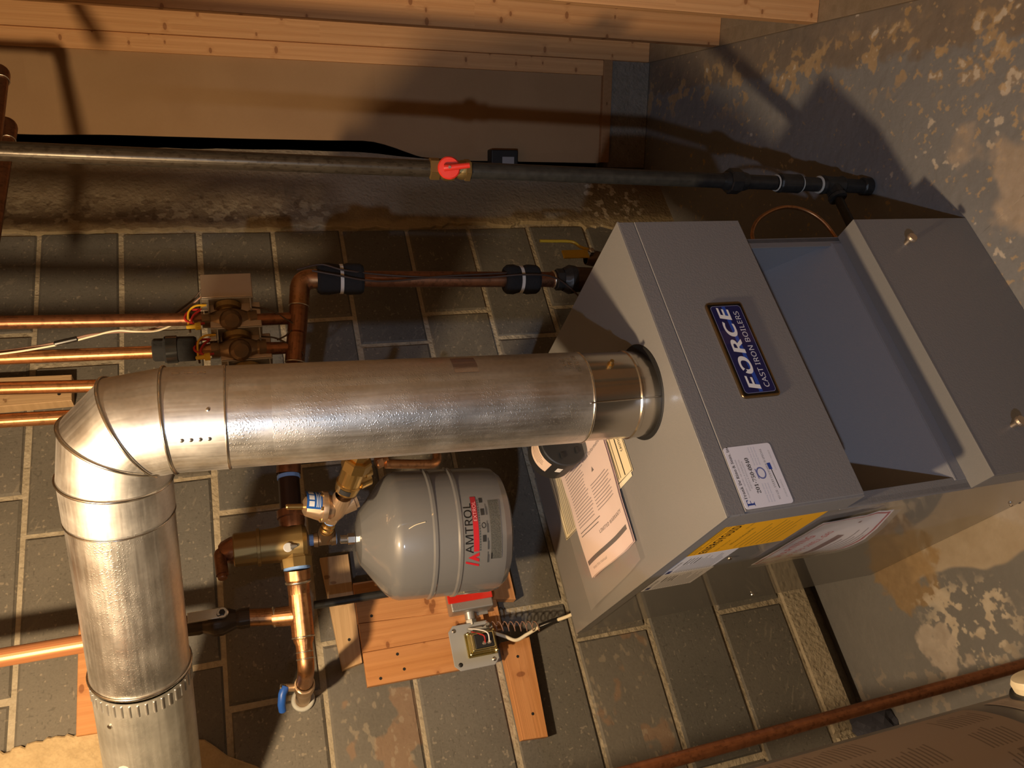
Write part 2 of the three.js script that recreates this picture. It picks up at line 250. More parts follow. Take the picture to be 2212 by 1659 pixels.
const M = {
  block: [0, 1, 2, 3].map((k) => std({ map: T.block, color: lin(...[[1, 1, 1], [1.1, 1.06, 1.0], [0.9, 0.92, 0.95], [1.04, 1, 0.92]][k]), roughness: 0.82, bumpMap: T.blockB, bumpScale: 0.0012 })),
  blockStain: std({ map: T.blockStain, roughness: 0.85, bumpMap: T.blockB, bumpScale: 0.0012 }),
  mortar: std({ map: T.mortar, roughness: 0.95, bumpMap: T.mortarB, bumpScale: 0.004 }),
  plaster: std({ map: T.plaster, roughness: 0.93, bumpMap: T.plasterB, bumpScale: 0.003 }),
  drywall: std({ map: T.drywall, roughness: 0.9 }),
  concrete: std({ map: T.mortar, color: lin(0.55, 0.55, 0.6), roughness: 0.92, bumpMap: T.mortarB, bumpScale: 0.004 }),
  roomWall: std({ color: lin(0.13, 0.12, 0.105), roughness: 0.95 }),
  ceiling: std({ color: lin(0.16, 0.105, 0.06), roughness: 0.95 }),
  floor: std({ map: T.floor, roughness: 0.7, bumpMap: T.floorB, bumpScale: 0.002 }),
  stud: std({ map: T.stud, roughness: 0.7, bumpMap: T.woodB, bumpScale: 0.0008 }), stud2: std({ map: T.stud2, roughness: 0.7, bumpMap: T.woodB, bumpScale: 0.0008 }),
  board: std({ map: T.board, roughness: 0.72, bumpMap: T.woodB, bumpScale: 0.0008 }), boardPale: std({ map: T.boardPale, roughness: 0.75, bumpMap: T.woodB, bumpScale: 0.0008 }),
  plateWood: std({ map: T.boardPale, color: lin(0.62, 0.5, 0.42), roughness: 0.9 }),
  gray: phy({ color: lin(0.215, 0.21, 0.215), roughness: 0.46, roughnessMap: null, bumpMap: T.paintB, bumpScale: 0.0002, clearcoat: 0.25, clearcoatRoughness: 0.35 }),
  grayTop: phy({ color: lin(0.195, 0.19, 0.187), roughness: 0.5, clearcoat: 0.45, clearcoatRoughness: 0.16, bumpMap: T.paintB, bumpScale: 0.00012 }),
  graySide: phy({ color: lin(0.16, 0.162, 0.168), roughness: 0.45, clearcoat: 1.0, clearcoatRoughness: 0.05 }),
  grayBlue: phy({ color: lin(0.235, 0.235, 0.255), roughness: 0.5, bumpMap: T.paintB, bumpScale: 0.0002 }),
  galv: std({ map: T.galvC, metalness: 1, roughness: 0.84, roughnessMap: T.galv, bumpMap: T.galvB, bumpScale: 0.00035 }),
  galvSmooth: std({ map: T.galvC, metalness: 1, roughness: 0.96, roughnessMap: T.galv }),
  galvOld: std({ map: T.galvOldC, metalness: 0.85, roughness: 1.0, roughnessMap: T.galv, bumpMap: T.galvB, bumpScale: 0.0002 }),
  stainless: std({ color: lin(0.50, 0.465, 0.42), metalness: 1, roughness: 0.24 }),
  bead: std({ color: lin(0.66, 0.64, 0.6), metalness: 1, roughness: 0.22 }),
  zinc: std({ color: lin(0.50, 0.49, 0.46), metalness: 0.9, roughness: 0.5, bumpMap: T.galvB, bumpScale: 0.0004 }),
  steel: std({ color: lin(0.62, 0.6, 0.56), metalness: 1, roughness: 0.25 }),
  aluminium: std({ color: lin(0.62, 0.52, 0.42), metalness: 1, roughness: 0.5 }),
  copper: std({ map: T.copper, color: lin(0.82, 0.82, 0.82), metalness: 1, roughness: 0.42 }), copperOld: std({ map: T.copperOld, metalness: 0.9, roughness: 0.42 }),
  solder: std({ color: lin(0.62, 0.56, 0.46), metalness: 1, roughness: 0.35 }),
  brass: std({ color: lin(0.64, 0.43, 0.17), metalness: 1, roughness: 0.3 }), brassDull: std({ color: lin(0.34, 0.235, 0.095), metalness: 0.95, roughness: 0.5 }),
  bronze: std({ color: lin(0.56, 0.40, 0.26), metalness: 0.85, roughness: 0.42 }), bronzeDark: std({ color: lin(0.22, 0.15, 0.09), metalness: 0.9, roughness: 0.42 }),
  iron: std({ map: T.iron, metalness: 0.25, roughness: 0.42 }), steelOld: std({ map: T.steelOld, color: lin(0.5, 0.5, 0.5), metalness: 0.6, roughness: 0.36 }),
  dope: std({ color: lin(0.5, 0.5, 0.46), roughness: 0.8 }),
  black: std({ color: lin(0.012, 0.012, 0.013), roughness: 0.55 }), blackGloss: std({ color: lin(0.012, 0.012, 0.012), roughness: 0.22 }), rubber: std({ color: lin(0.008, 0.008, 0.008), roughness: 0.6 }),
  foam: std({ color: lin(0.011, 0.0115, 0.013), roughness: 0.95, bumpMap: T.mortarB, bumpScale: 0.0015 }),
  white: std({ color: lin(0.72, 0.7, 0.66), roughness: 0.55 }), zip: std({ color: lin(0.62, 0.6, 0.56), roughness: 0.4 }), cream: std({ color: lin(0.78, 0.70, 0.52), roughness: 0.5 }),
  red: phy({ color: lin(0.62, 0.022, 0.012), roughness: 0.32, clearcoat: 0.5 }), redPaint: phy({ color: lin(0.60, 0.03, 0.018), roughness: 0.4, clearcoat: 0.4 }),
  yellow: std({ color: lin(0.62, 0.40, 0.03), roughness: 0.4 }), blueTape: std({ color: lin(0.20, 0.36, 0.72), roughness: 0.5 }), blue: std({ color: lin(0.02, 0.10, 0.45), roughness: 0.4 }),
  tankGray: phy({ color: lin(0.15, 0.15, 0.15), roughness: 0.42, clearcoat: 0.85, clearcoatRoughness: 0.08 }),
  dust: std({ color: lin(0.36, 0.32, 0.25), roughness: 0.95 }),
  heater: phy({ color: lin(0.17, 0.165, 0.16), roughness: 0.5, clearcoat: 0.4, clearcoatRoughness: 0.3 }),
  jbox: std({ color: lin(0.32, 0.33, 0.345), roughness: 0.5 }), dichromate: std({ color: lin(0.66, 0.60, 0.30), metalness: 1, roughness: 0.24 }),
  wireDark: std({ color: lin(0.05, 0.03, 0.022), roughness: 0.5 }), wireRed: std({ color: lin(0.42, 0.02, 0.02), roughness: 0.45 }), wireYellow: std({ color: lin(0.75, 0.45, 0.03), roughness: 0.4 }), wireBrown: std({ color: lin(0.26, 0.15, 0.11), roughness: 0.6 }),
  clear: phy({ color: lin(0.95, 0.95, 0.95), roughness: 0.22, transmission: 0.92, thickness: 0, transparent: false, ior: 1.45 }),
};

// ------------------------------------------------------------------ the room
// block wall: mortar bed with each block a piece of its own
const CH = 0.2032, Y0 = 1.976; // first bed joint seen from above, courses below
const back = struct('wall_back', (() => { const g = new THREE.BoxGeometry(4.66, 2.275, 0.2); g.translate(-2.8 + 4.66 / 2, 0.065 + 2.275 / 2, -0.1055); return triUV(g); })(), M.mortar, 'dark grey block wall with tan mortar joints behind the boiler');
function blockGeo(w, h, jx) {
  const d = 0.06, b = 0.005, x = w / 2, y = h / 2; const j = () => rr(-0.0018, 0.0018);
  const F = [[-x + b, -y + b, 0], [x - b, -y + b, 0], [x - b, y - b, 0], [-x + b, y - b, 0]].map((p) => [p[0] + j(), p[1] + j(), p[2]]);
  const E = [[-x, -y, -b], [x, -y, -b], [x, y, -b], [-x, y, -b]].map((p) => [p[0] + j(), p[1] + j(), p[2]]);
  const K = E.map((p) => [p[0], p[1], -d]); const pos = []; const tri = (a, q, c) => pos.push(...a, ...q, ...c);
  tri(F[0], F[1], F[2]); tri(F[0], F[2], F[3]);
  for (let k = 0; k < 4; k++) { const n = (k + 1) % 4; tri(E[k], E[n], F[n]); tri(E[k], F[n], F[k]); tri(K[k], K[n], E[n]); tri(K[k], E[n], E[k]); }
  let g = new THREE.BufferGeometry(); g.setAttribute('position', new THREE.Float32BufferAttribute(pos, 3)); g.computeVertexNormals(); const p = g.attributes.position, uv = new Float32Array(p.count * 2), ou = rnd() * 5, ov = rnd() * 5;
  for (let i = 0; i < p.count; i++) { uv[2 * i] = p.getX(i) + ou; uv[2 * i + 1] = p.getY(i) + ov; }
  g.setAttribute('uv', new THREE.BufferAttribute(uv, 2)); return g;
}
part(back, 'footing', triUV((() => { const g = new THREE.BoxGeometry(4.75, 0.14, 0.15); g.translate(-2.8 + 4.75 / 2, -0.005, -0.13); return g; })()), M.concrete, 'recessed dark footing below the blocks');
const JT = 0.0125; // joint width
for (let k = -2; k <= 9; k++) {
  const yt = Y0 - k * CH, yb = k === 9 ? 0.052 : yt - CH, off = (k & 1) ? 1.302 : 1.203; let x1 = 1.632;
  let xs = [1.632]; for (let n = 0; n < 12; n++) { const x = off - n * 0.4485; if (x > -2.8) xs.push(x); } xs.push(-2.8);
  const top = Math.min(yt, 2.32); if (top - yb < 0.05) continue;
  for (let i = 0; i < xs.length - 1; i++) {
    const a = xs[i + 1] + JT / 2, b = xs[i] - JT / 2; if (b - a < 0.04) continue;
    const stained = [[0.206, 1.348], [0.147, 1.205], [0.14, 0.624]].some(([x, y]) => x > a && x < b && y > yb && y < top);
    const m = new THREE.Mesh(blockGeo(b - a, top - yb - JT, 0), k === 9 ? M.mortar : stained ? M.blockStain : M.block[Math.floor(rnd() * 4)]); m.name = 'block'; m.castShadow = m.receiveShadow = true;
    m.position.set((a + b) / 2 + rr(-0.002, 0.002), (top + yb) / 2 + rr(-0.0015, 0.0015), rr(-0.0012, 0.0012)); back.add(m);
  }
}
// plaster coat with a ragged edge where the blocks end
{
  const s = new THREE.Shape(); s.moveTo(1.868, 0.0); for (let y = 0.05; y < 2.3; y += 0.05) s.lineTo(1.868 + 0.082 * step(0.3, 1.2, y) + 0.006 * (vn(y * 14, 8) - 0.5), y); s.lineTo(1.955, 2.3); const n = 120;
  for (let i = 0; i <= n; i++) { const y = 2.3 * (1 - i / n); s.lineTo(1.637 + 0.03 * (fbm(y * 11, 2, 3) - 0.5) + 0.014 * (vn(y * 70, 5) - 0.5) + (y < 0.35 ? -0.02 : 0), y); }
  const g = new THREE.ExtrudeGeometry(s, { depth: 0.016, bevelEnabled: true, bevelSize: 0.003, bevelThickness: 0.003, bevelSegments: 1 }); g.translate(0, 0, -0.010);
  const p = g.attributes.position, uv = g.attributes.uv; for (let i = 0; i < p.count; i++) uv.setXY(i, (p.getX(i) - 1.58) / 0.42, p.getY(i) / 2.3);
  part(back, 'plaster_coat', g, M.plaster, 'stained rough plaster strip at the end of the blocks');
}
// cement patch where the flue meets the wall
{
  const s = new THREE.Shape(); const P = [[0.305, 1.99], [0.308, 1.95], [0.316, 1.90], [0.312, 1.85], [0.309, 1.80], [0.25, 1.62], [0.16, 1.5], [-0.06, 1.45], [-0.27, 1.55], [-0.31, 1.8], [-0.2, 2.02], [0.02, 2.06], [0.2, 2.03]];
  P.forEach((q, i) => { const n = P[(i + 1) % P.length]; for (let k = 0; k < 5; k++) { const t = k / 5, x = mix(q[0], n[0], t) + rr(-0.004, 0.004), y = mix(q[1], n[1], t) + rr(-0.004, 0.004); (i || k) ? s.lineTo(x, y) : s.moveTo(x, y); } });
  const g = new THREE.ExtrudeGeometry(s, { depth: 0.012, bevelEnabled: true, bevelSize: 0.003, bevelThickness: 0.003, bevelSegments: 1 }); g.translate(0, 0, -0.006);
  part(back, 'cement_patch', g, std({ map: T.mortar, color: lin(1.2, 1.05, 0.8), roughness: 0.95, bumpMap: T.mortarB, bumpScale: 0.003 }), 'tan cement patch around the flue opening');
}
const flo = struct('floor', (() => { const g = new THREE.BoxGeometry(FX1 - FX0, 0.1, FZ1 - FZ0); g.translate((FX0 + FX1) / 2, -0.05, (FZ0 + FZ1) / 2); const p = g.attributes.position, uv = g.attributes.uv; for (let i = 0; i < p.count; i++) uv.setXY(i, (p.getX(i) - FX0) / (FX1 - FX0), (p.getZ(i) - FZ0) / (FZ1 - FZ0)); return g; })(), M.floor, 'grey painted concrete floor with flaking patches');
struct('ceiling', (() => { const g = new THREE.BoxGeometry(FX1 - FX0, 0.1, FZ1 - FZ0); g.translate((FX0 + FX1) / 2, 2.38, (FZ0 + FZ1) / 2); return g; })(), M.ceiling);
struct('wall_left', (() => { const g = new THREE.BoxGeometry(0.1, 2.34, 3.7); g.translate(-2.75, 1.17, 1.55); return g; })(), M.roomWall);
struct('wall_front', (() => { const g = new THREE.BoxGeometry(2.6, 2.34, 0.1); g.translate(-1.5, 1.17, 3.25); return g; })(), M.roomWall);
// short wall across the corner, at 45 degrees, and the open stud wall square to it
const S2 = Math.SQRT1_2, dB = V(S2, 0, S2), dS = V(-S2, 0, S2); // along the corner wall; along the stud wall towards the viewer
const cor = V(2.1905, 0, 0.2255); // meeting point on the floor
function obox(o, ax, az, L0, L1, y0, y1, t0, t1, rad = 0.002, ov = 0) { // box along direction ax, thickness along az, from point o
  const g = new RoundedBoxGeometry(L1 - L0, y1 - y0, t1 - t0, 1, Math.min(rad, (t1 - t0) / 2.2)); const q = triUV(g, 1, rnd() * 0.25, ov); q.translate((L0 + L1) / 2, (y0 + y1) / 2, (t0 + t1) / 2);
  const m = new THREE.Matrix4().makeBasis(ax, V(0, 1, 0), az); m.setPosition(o.x, 0, o.z); q.applyMatrix4(m); if (m.determinant() < 0) console.log('flip'); return q;
}
const nB = dB.clone().cross(V(0, 1, 0)); // right-handed third axis for the corner wall: points (-1,0,1)
const wc = struct('wall_corner', (() => { // beige sheet with a slightly wavy free edge, leaving a dark gap behind the gas pipe
  const s = new THREE.Shape(); s.moveTo(0.36, 0.19); s.lineTo(0.36, 2.33); for (let i = 0; i <= 60; i++) { const y = 2.33 - (2.14 * i) / 60; s.lineTo(-0.026 + 0.056 * step(0.78, 1.05, y) + 0.005 * (vn(y * 5, 3) - 0.5) + 0.003 * (y - 1.2), y); }
  const g = new THREE.ExtrudeGeometry(s, { depth: 0.012, bevelEnabled: true, bevelSize: 0.001, bevelThickness: 0.001, bevelSegments: 1 }); g.translate(0, 0, -0.013);
  const m = new THREE.Matrix4().makeBasis(dB, V(0, 1, 0), nB); m.setPosition(1.965, 0, 0); return g.applyMatrix4(m);
})(), M.drywall, 'plain beige wall panel across the corner behind the gas pipe');
part(wc, 'curb', obox(V(1.965, 0, 0), dB, nB, -0.05, 0.36, 0.0, 0.155, -0.10, 0.004, 0.004), M.concrete, 'dark concrete curb below the beige panel');
struct('trim_1', obox(V(1.965, 0, 0), dB, nB, -0.03, 0.33, 0.155, 0.19, -0.03, 0.018, 0.003), M.plateWood, 'weathered wood strip along the foot of the beige panel');
const nS = dS.clone().cross(V(0, 1, 0)); // (-1,0,-1)/sqrt2 : points from the stud wall into the room
const wr = struct('wall_right', obox(cor, dS, nS, -0.12, 4.1, 0.0, 2.33, -0.14, -0.0895), M.roomWall, 'open stud wall beside the viewer');
part(wr, 'sill', obox(cor, dS, nS, -0.1, 4.1, 0.0, 0.014, -0.0895, 0.0, 0.003), std({ map: T.mortar, color: lin(0.62, 0.52, 0.45), roughness: 0.9 }), 'low painted sill under the studs');
part(wr, 'corner_post', obox(cor, dS, nS, 0.0005, 0.016, 0.19, 2.33, 0.0005, 0.052, 0.003, 0.4), M.stud2);
[0.022, 0.467, 0.911, 1.356, 1.8, 2.245, 2.69, 3.13, 3.57, 4.0].forEach((t, i) => part(wr, 'stud', obox(cor, dS, nS, t - 0.04, t, 0.014, 2.33, -0.0895, 0.0, 0.003, i * 0.37), i % 2 ? M.stud : M.stud2));

// ------------------------------------------------------------------ lamps (both hang from the ceiling outside the picture)
function lamp(pos, I, c, label, glow) {
  const t = thing('ceiling_lamp', label, 'lamp', [pos[0], 2.33, pos[2]]);
  part(t, 'lamp_holder', lat([pos[0], 2.33, pos[2]], [pos[0], 2, pos[2]], [[0, 0], [0, 0.055], [0.03, 0.05], [0.04, 0.024], [0.24, 0.02], [2.33 - pos[1] - 0.035, 0.018], [2.33 - pos[1] - 0.034, 0]], 24), M.white);
  part(t, 'bulb', (() => { const g = new THREE.SphereGeometry(0.032, 20, 14); g.translate(...pos); return g; })(), std({ color: lin(0.9, 0.9, 0.9), emissive: lin(...c), emissiveIntensity: glow, roughness: 0.3 }), 'glowing bulb');
  const L = new THREE.PointLight(lin(...c), I, 0, 2); L.position.set(...pos); L.castShadow = true; L.shadow.radius = 1.6; L.shadow.mapSize.set(2048, 2048); L.shadow.bias = -0.0005; scene.add(L);
}
lamp(WARM_POS, WARM_I, WARM_C, 'warm bare bulb lamp hanging above the water heater', 40);
{ // unseen cool lamp left of the viewer, its cone kept to the boiler side
  const P = V(COOL_POS), D = V(COOL_AIM).sub(P).normalize(), at = (d) => P.clone().addScaledVector(D, d).toArray();
  const t = thing('unseen_cool_lamp', 'unseen cool white lamp out of view behind the viewer, lighting the boiler', 'lamp', [P.x, 2.33, P.z]);
  part(t, 'cord', wire([[P.x - 0.1, 2.33, P.z + 0.1], [P.x - 0.11, 2.15, P.z + 0.1], at(-0.17)], 0.004), M.black);
  part(t, 'reflector', lat(at(-0.15), at(0.2), [[0, 0], [0, 0.022], [0.05, 0.024], [0.055, 0.035], [0.09, 0.065], [0.145, 0.088], [0.147, 0.085], [0.092, 0.062], [0.06, 0.033], [0.06, 0]], 32), M.zinc, 'metal reflector');
  part(t, 'bulb', (() => { const g = new THREE.SphereGeometry(0.026, 20, 14); g.translate(...at(-0.055)); return g; })(), std({ color: lin(0.9, 0.9, 0.9), emissive: lin(...COOL_C), emissiveIntensity: 12, roughness: 0.3 }), 'glowing bulb');
  const L = new THREE.SpotLight(lin(...COOL_C), COOL_I, 0, COOL_ANGLE, 0.75, 2); L.position.set(...at(0.0)); L.target.position.set(...COOL_AIM); L.castShadow = true; L.shadow.radius = 1.3; L.shadow.mapSize.set(2048, 2048); L.shadow.bias = -0.0005; scene.add(L); scene.add(L.target); L.target.name = 'unseen_cool_lamp_aim';
}

// ------------------------------------------------------------------ boiler
const BX0 = 0.288, BX1 = 0.852, BZ0 = 0.197, BZJ = 0.86, BZ1 = 0.914, BT = 0.826;
const boiler = thing('boiler', 'grey sheet metal boiler standing on the concrete floor', 'boiler', [0.57, 0, 0.55]);
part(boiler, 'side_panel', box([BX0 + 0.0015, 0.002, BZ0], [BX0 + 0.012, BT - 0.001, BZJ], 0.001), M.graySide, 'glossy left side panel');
part(boiler, 'side_panel', box([BX1 - 0.012, 0.002, BZ0], [BX1 - 0.001, BT - 0.001, BZJ], 0.001), M.gray);
part(boiler, 'back_panel', box([BX0 + 0.01, 0.002, BZ0], [BX1 - 0.01, BT - 0.001, BZ0 + 0.012], 0.001), M.gray);
// top cover: deck with a hole for the flue collar, flanges turned down at the front and sides
{
  const s = new THREE.Shape(); s.moveTo(BX0, BZ0); s.lineTo(BX1, BZ0); s.lineTo(BX1, BZ1); s.lineTo(BX0, BZ1); s.closePath();
  const h = new THREE.Path(); h.absarc(0.567, 0.797, 0.0795, 0, Math.PI * 2, true); s.holes.push(h);
  const g = new THREE.ExtrudeGeometry(s, { depth: 0.0025, bevelEnabled: true, bevelSize: 0.0012, bevelThickness: 0.0012, bevelSegments: 2, curveSegments: 48 }); g.rotateX(Math.PI / 2); g.translate(0, BT - 0.0012, 0);
  const top = part(boiler, 'top_cover', triUV(g, 2), M.grayTop, 'dusty grey top cover');
  part(top, 'front_flange', box([BX0, 0.7935, BZ1 - 0.003], [BX1, BT - 0.002, BZ1 + 0.0015], 0.001), M.gray);
  part(top, 'side_flange', box([BX0 - 0.001, 0.801, BZ0], [BX0 + 0.003, BT - 0.002, BZ1], 0.001), M.gray);
  part(top, 'side_flange', box([BX1 - 0.003, 0.7935, BZ0], [BX1, BT - 0.002, BZ1], 0.001), M.gray);
}
// upper front cover: shallow box
{
  const fc = part(boiler, 'front_cover', [box([BX0 + 0.003, 0.572, BZ1 - 0.002], [BX1 - 0.001, 0.7925, BZ1 + 0.003], 0.001), box([BX1 - 0.004, 0.572, BZJ], [BX1 - 0.001, 0.7925, BZ1], 0.0008), box([BX0 + 0.003, 0.572, BZJ - 0.02], [BX1 - 0.001, 0.575, BZ1], 0.0008)], M.gray, 'upper front cover with the nameplate');
  part(fc, 'cover_return', box([BX0 - 0.0005, 0.570, BZJ + 0.001], [BX0 + 0.004, 0.8, BZ1 - 0.0005], 0.0008), M.gray);
}
// lower front box with ledge
const low = part(boiler, 'lower_front_panel', [box([BX0, 0.0, BZ1 - 0.004], [BX1, 0.297, BZ1], 0.001), box([BX0, 0.002, BZJ - 0.002], [BX0 + 0.003, 0.295, BZ1 - 0.001], 0.001), box([BX1 - 0.003, 0.002, BZJ], [BX1, 0.295, BZ1 - 0.001], 0.001)], M.gray, 'lower front access panel');
part(low, 'ledge', box([BX0, 0.2945, BZJ], [BX1, 0.2985, BZ1 + 0.0005], 0.0012), M.grayTop);
part(low, 'ledge_gap', box([BX0 + 0.02, 0.296, BZJ - 0.004], [BX1 - 0.02, 0.2995, BZJ + 0.001], 0.0006), M.black);
// open recess between them: side flanges, right inner wall and the sloping baffle
part(boiler, 'flange', box([BX0 - 0.0005, 0.29, BZJ - 0.003], [0.312, 0.58, BZJ], 0.0008), M.gray);
part(boiler, 'flange', box([0.829, 0.29, BZJ - 0.003], [BX1, 0.58, BZJ], 0.0008), M.gray);
part(boiler, 'inner_wall', box([0.835, 0.29, 0.60], [0.840, 0.62, BZJ - 0.002], 0.0008), M.grayBlue);
part(boiler, 'inner_wall', box([0.302, 0.29, 0.60], [0.306, 0.62, BZJ - 0.002], 0.0008), M.grayBlue);
part(boiler, 'baffle', sheet([0.306, 0.322, 0.862], [0.8355, 0.322, 0.862], [0.8355, 0.62, 0.625], [0.306, 0.62, 0.625], 0.003), M.grayBlue, 'sloping inner baffle plate');
part(boiler, 'baffle_lip', box([0.306, 0.298, 0.8575], [0.8355, 0.324, 0.8615], 0.001), M.grayBlue);
for (const [x, y] of [[0.786, 0.201], [0.372, 0.199]]) {
  const k = part(boiler, 'thumb_screw', lat([x, y, BZ1], [x - 0.0, y + 0.0, BZ1 + 0.1], [[0, 0.0045], [0.014, 0.0045], [0.0145, 0.009], [0.019, 0.0105], [0.023, 0.009], [0.024, 0]], 20), M.aluminium, 'bright thumb screw');
}
for (const [x, y, z] of [[0.2865, 0.405, 0.657], [0.2865, 0.68, 0.658], [0.2865, 0.03, 0.693], [0.2865, 0.4, 0.26]]) part(boiler, 'screw', lat([x + 0.001, y, z], [x - 0.1, y, z], [[0, 0.0045], [0.002, 0.0042], [0.0035, 0.0025], [0.0036, 0]], 12), M.steel);
// nameplate
{
  const np = part(boiler, 'nameplate', (() => { const s = new THREE.Shape(); const x0 = 0.477, x1 = 0.662, y0 = 0.6475, y1 = 0.719, r = 0.007; s.moveTo(x0 + r, y0); s.lineTo(x1 - r, y0); s.quadraticCurveTo(x1, y0, x1, y0 + r); s.lineTo(x1, y1 - r); s.quadraticCurveTo(x1, y1, x1 - r, y1); s.lineTo(x0 + r, y1); s.quadraticCurveTo(x0, y1, x0, y1 - r); s.lineTo(x0, y0 + r); s.quadraticCurveTo(x0, y0, x0 + r, y0); const g = new THREE.ExtrudeGeometry(s, { depth: 0.002, bevelEnabled: true, bevelSize: 0.0016, bevelThickness: 0.0016, bevelSegments: 2 }); g.translate(0, 0, BZ1 + 0.003); return g; })(), std({ color: lin(0.36, 0.27, 0.16), metalness: 1, roughness: 0.28 }), 'navy nameplate in a dark metal frame');
  const tex = canvasTex(1024, 384, (g, w, h) => {
    g.fillStyle = '#07070c'; g.fillRect(0, 0, w, h); g.fillStyle = '#1b1f55'; g.beginPath(); g.roundRect ? g.roundRect(22, 20, w - 44, h - 40, 34) : g.rect(22, 20, w - 44, h - 40); g.fill();
    g.strokeStyle = '#8a90b8'; g.lineWidth = 5; g.stroke();
    g.fillStyle = '#2a4fb4'; g.beginPath(); g.moveTo(30, 176); g.lineTo(w - 28, 150); g.lineTo(w - 28, 190); g.lineTo(30, 216); g.fill();
    g.fillStyle = '#f1f2f6'; g.save(); g.translate(w * 0.49, 212); g.transform(1, 0, -0.22, 1, 0, 0); g.scale(1.66, 1); g.font = 'bold 182px sans-serif'; g.textAlign = 'center'; g.fillText('FORCE', 0, 0); g.restore();
    g.fillStyle = '#1b1f55'; g.beginPath(); g.moveTo(236, 60); g.lineTo(286, 128); g.lineTo(262, 140); g.lineTo(216, 82); g.fill();
    g.fillStyle = '#dfe2ee'; g.save(); g.translate(w * 0.49, 316); g.scale(1.24, 1); g.font = '78px sans-serif'; g.textAlign = 'center'; g.fillText('CAST IRON BOILERS', 0, 0); g.restore();
  });
  part(np, 'nameplate_face', quad([0.4795, 0.650, BZ1 + 0.0070], [0.6595, 0.650, BZ1 + 0.0070], [0.6595, 0.7165, BZ1 + 0.0070], [0.4795, 0.7165, BZ1 + 0.0070]), phy({ map: tex, roughness: 0.25, clearcoat: 0.6 }));
}
// installer's sticker
{
  const tex = canvasTex(1024, 864, (g, w, h) => {
    g.fillStyle = '#e6e5f0'; g.fillRect(0, 0, w, h); g.fillStyle = '#27408f'; g.font = 'bold 190px serif'; g.textAlign = 'left'; g.fillText('F', 30, 190);
    g.fillStyle = '#15161c'; g.font = 'bold 68px serif'; g.fillText('Frank De Rino & Sons, Inc.', 158, 92);
    g.fillStyle = '#8d8f9d'; g.font = '32px sans-serif'; g.fillText('PLUMBING • HEATING • AIR CONDITIONING', 170, 150); g.font = '36px serif'; g.textAlign = 'center'; g.fillText('RESIDENTIAL & COMMERCIAL', 540, 208); g.fillText('SERVICE & INSTALLATION', 540, 252);
    g.fillStyle = '#101116'; g.font = 'bold 96px serif'; g.fillText('201-750-0840', 520, 372);
    g.strokeStyle = '#6a74ad'; g.lineWidth = 24; g.beginPath(); g.ellipse(540, 505, 88, 72, 0, 0, 7); g.stroke(); g.lineWidth = 16; g.beginPath(); g.moveTo(450, 430); g.lineTo(620, 420); g.stroke();
    g.fillStyle = '#a9b0cb'; g.font = '34px serif'; for (const x of [215, 830]) for (const y of [455, 505, 555]) g.fillText('Serving New Jersey', x, y);
    g.fillStyle = '#3a3b45'; g.font = '46px serif'; g.fillText('NO LIE - EVERY CUSTOMER IS SPECIAL', 512, 664);
    g.fillStyle = '#20222b'; g.save(); g.translate(430, 706); g.rotate(-0.04); g.fillRect(-170, 0, 330, 16); g.fillStyle = '#2b46a0'; g.fillRect(150, -30, 110, 62); g.restore();
    g.fillStyle = '#9a9ca8'; g.font = '34px serif'; g.fillText('24 HOUR SERVICE', 250, 800); g.fillText('LICENSED • INSURED', 730, 800);
  });
  const s = new THREE.Shape(); const r = 0.006, w = 0.102, h = 0.086; s.moveTo(r, 0); s.lineTo(w - r, 0); s.quadraticCurveTo(w, 0, w, r); s.lineTo(w, h - r); s.quadraticCurveTo(w, h, w - r, h); s.lineTo(r, h); s.quadraticCurveTo(0, h, 0, h - r); s.lineTo(0, r); s.quadraticCurveTo(0, 0, r, 0);
  const g = new THREE.ExtrudeGeometry(s, { depth: 0.0004, bevelEnabled: false }); const p = g.attributes.position, uv = g.attributes.uv; for (let i = 0; i < p.count; i++) uv.setXY(i, p.getX(i) / w, p.getY(i) / h); g.translate(0.2935, 0.705, BZ1 + 0.0031);
  part(boiler, 'sticker', g, std({ map: tex, roughness: 0.45 }), 'white contractor sticker');
}
